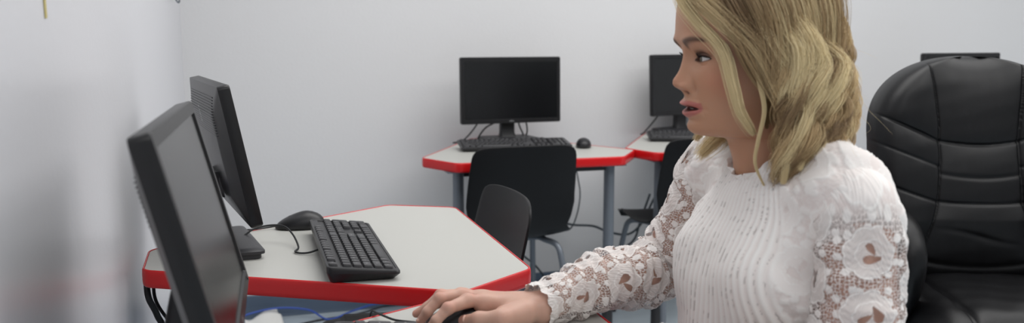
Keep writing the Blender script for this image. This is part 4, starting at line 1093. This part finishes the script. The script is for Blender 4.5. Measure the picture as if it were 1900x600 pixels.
    hc.attributes['position'].data.foreach_set('vector', W_.reshape(-1).astype(np.float32)) if 'position' in hc.attributes else hc.position_data.foreach_set('vector', W_.reshape(-1).astype(np.float32))
    ra = hc.attributes.get('radius') or hc.attributes.new('radius', 'FLOAT', 'POINT')
    taper = .00027*(1-.65*s**3)[None, :]*np.array(RAD)[:, None]; ra.data.foreach_set('value', taper.ravel().astype(np.float32))
    to = hc.attributes.new('tone', 'FLOAT', 'CURVE'); to.data.foreach_set('value', np.clip(np.array(TONE), 0, 1).astype(np.float32))
    o = bpy.data.objects.new('hair', hc); COL.objects.link(o); o.parent = person
    m = bpy.data.materials.new('blond_hair'); m.use_nodes = True; nt = m.node_tree; b = nt.nodes['Principled BSDF']
    at = nt.nodes.new('ShaderNodeAttribute'); at.attribute_name = 'tone'
    hi = nt.nodes.new('ShaderNodeHairInfo')
    rp = nt.nodes.new('ShaderNodeValToRGB'); e = rp.color_ramp.elements; e[0].position = 0; e[0].color = lin(112, 86, 60); e[1].position = 1; e[1].color = lin(240, 222, 176)
    e2 = rp.color_ramp.elements.new(.45); e2.color = lin(202, 174, 130)
    rt_ = nt.nodes.new('ShaderNodeMix'); rt_.data_type = 'RGBA'; rt_.inputs['A'].default_value = lin(118, 94, 70)
    mr = nt.nodes.new('ShaderNodeMapRange'); mr.inputs['From Max'].default_value = .30; mr.inputs['To Min'].default_value = .35
    nt.links.new(at.outputs['Fac'], rp.inputs['Fac']); nt.links.new(hi.outputs['Intercept'], mr.inputs['Value'])
    nt.links.new(mr.outputs[0], rt_.inputs['Factor']); nt.links.new(rp.outputs['Color'], rt_.inputs['B']); nt.links.new(rt_.outputs['Result'], b.inputs['Base Color'])
    b.inputs['Roughness'].default_value = .38; b.inputs['Specular IOR Level'].default_value = .45
    hc.materials.append(m)
    return o
build_hair()
# ------------------------------------------------------------- ceiling lamps with one added fill, camera, exposure
def lamp(x, y, sx, sy, w, col=(1, .984, .966)):
    l = bpy.data.lights.new('ceiling_and_fill_lamp', 'AREA'); l.shape = 'RECTANGLE'; l.size = sx; l.size_y = sy; l.energy = w; l.color = col
    o = bpy.data.objects.new('ceiling_and_fill_lamp', l); COL.objects.link(o); o.location = (x, y, ZC-.02)
    return o
for x, y, w in LAMPS: lamp(x, y, 2.4, 1.4, w)
w = bpy.data.worlds.new('World'); SC.world = w; w.use_nodes = True
w.node_tree.nodes['Background'].inputs[0].default_value = (.8, .85, 1, 1); w.node_tree.nodes['Background'].inputs[1].default_value = .3
cam = bpy.data.cameras.new('camera'); co = bpy.data.objects.new('camera', cam); COL.objects.link(co)
cam.sensor_width = 36; cam.lens = 36*1644/1900
co.location = (0, 0, 1.185); co.rotation_euler = (PI/2-math.atan(233/1644), 0, -R(16.72))
cam.dof.use_dof = True; cam.dof.focus_distance = 1.70; cam.dof.aperture_fstop = 4.0
cam.clip_start = .02
SC.camera = co
SC.view_settings.view_transform = 'Standard'; SC.view_settings.look = 'None'; SC.view_settings.gamma = 1
SC.view_settings.use_curve_mapping = False; SC.view_settings.exposure = EXPO
SC.cycles.use_denoising = True
SC.cycles.max_bounces = 8
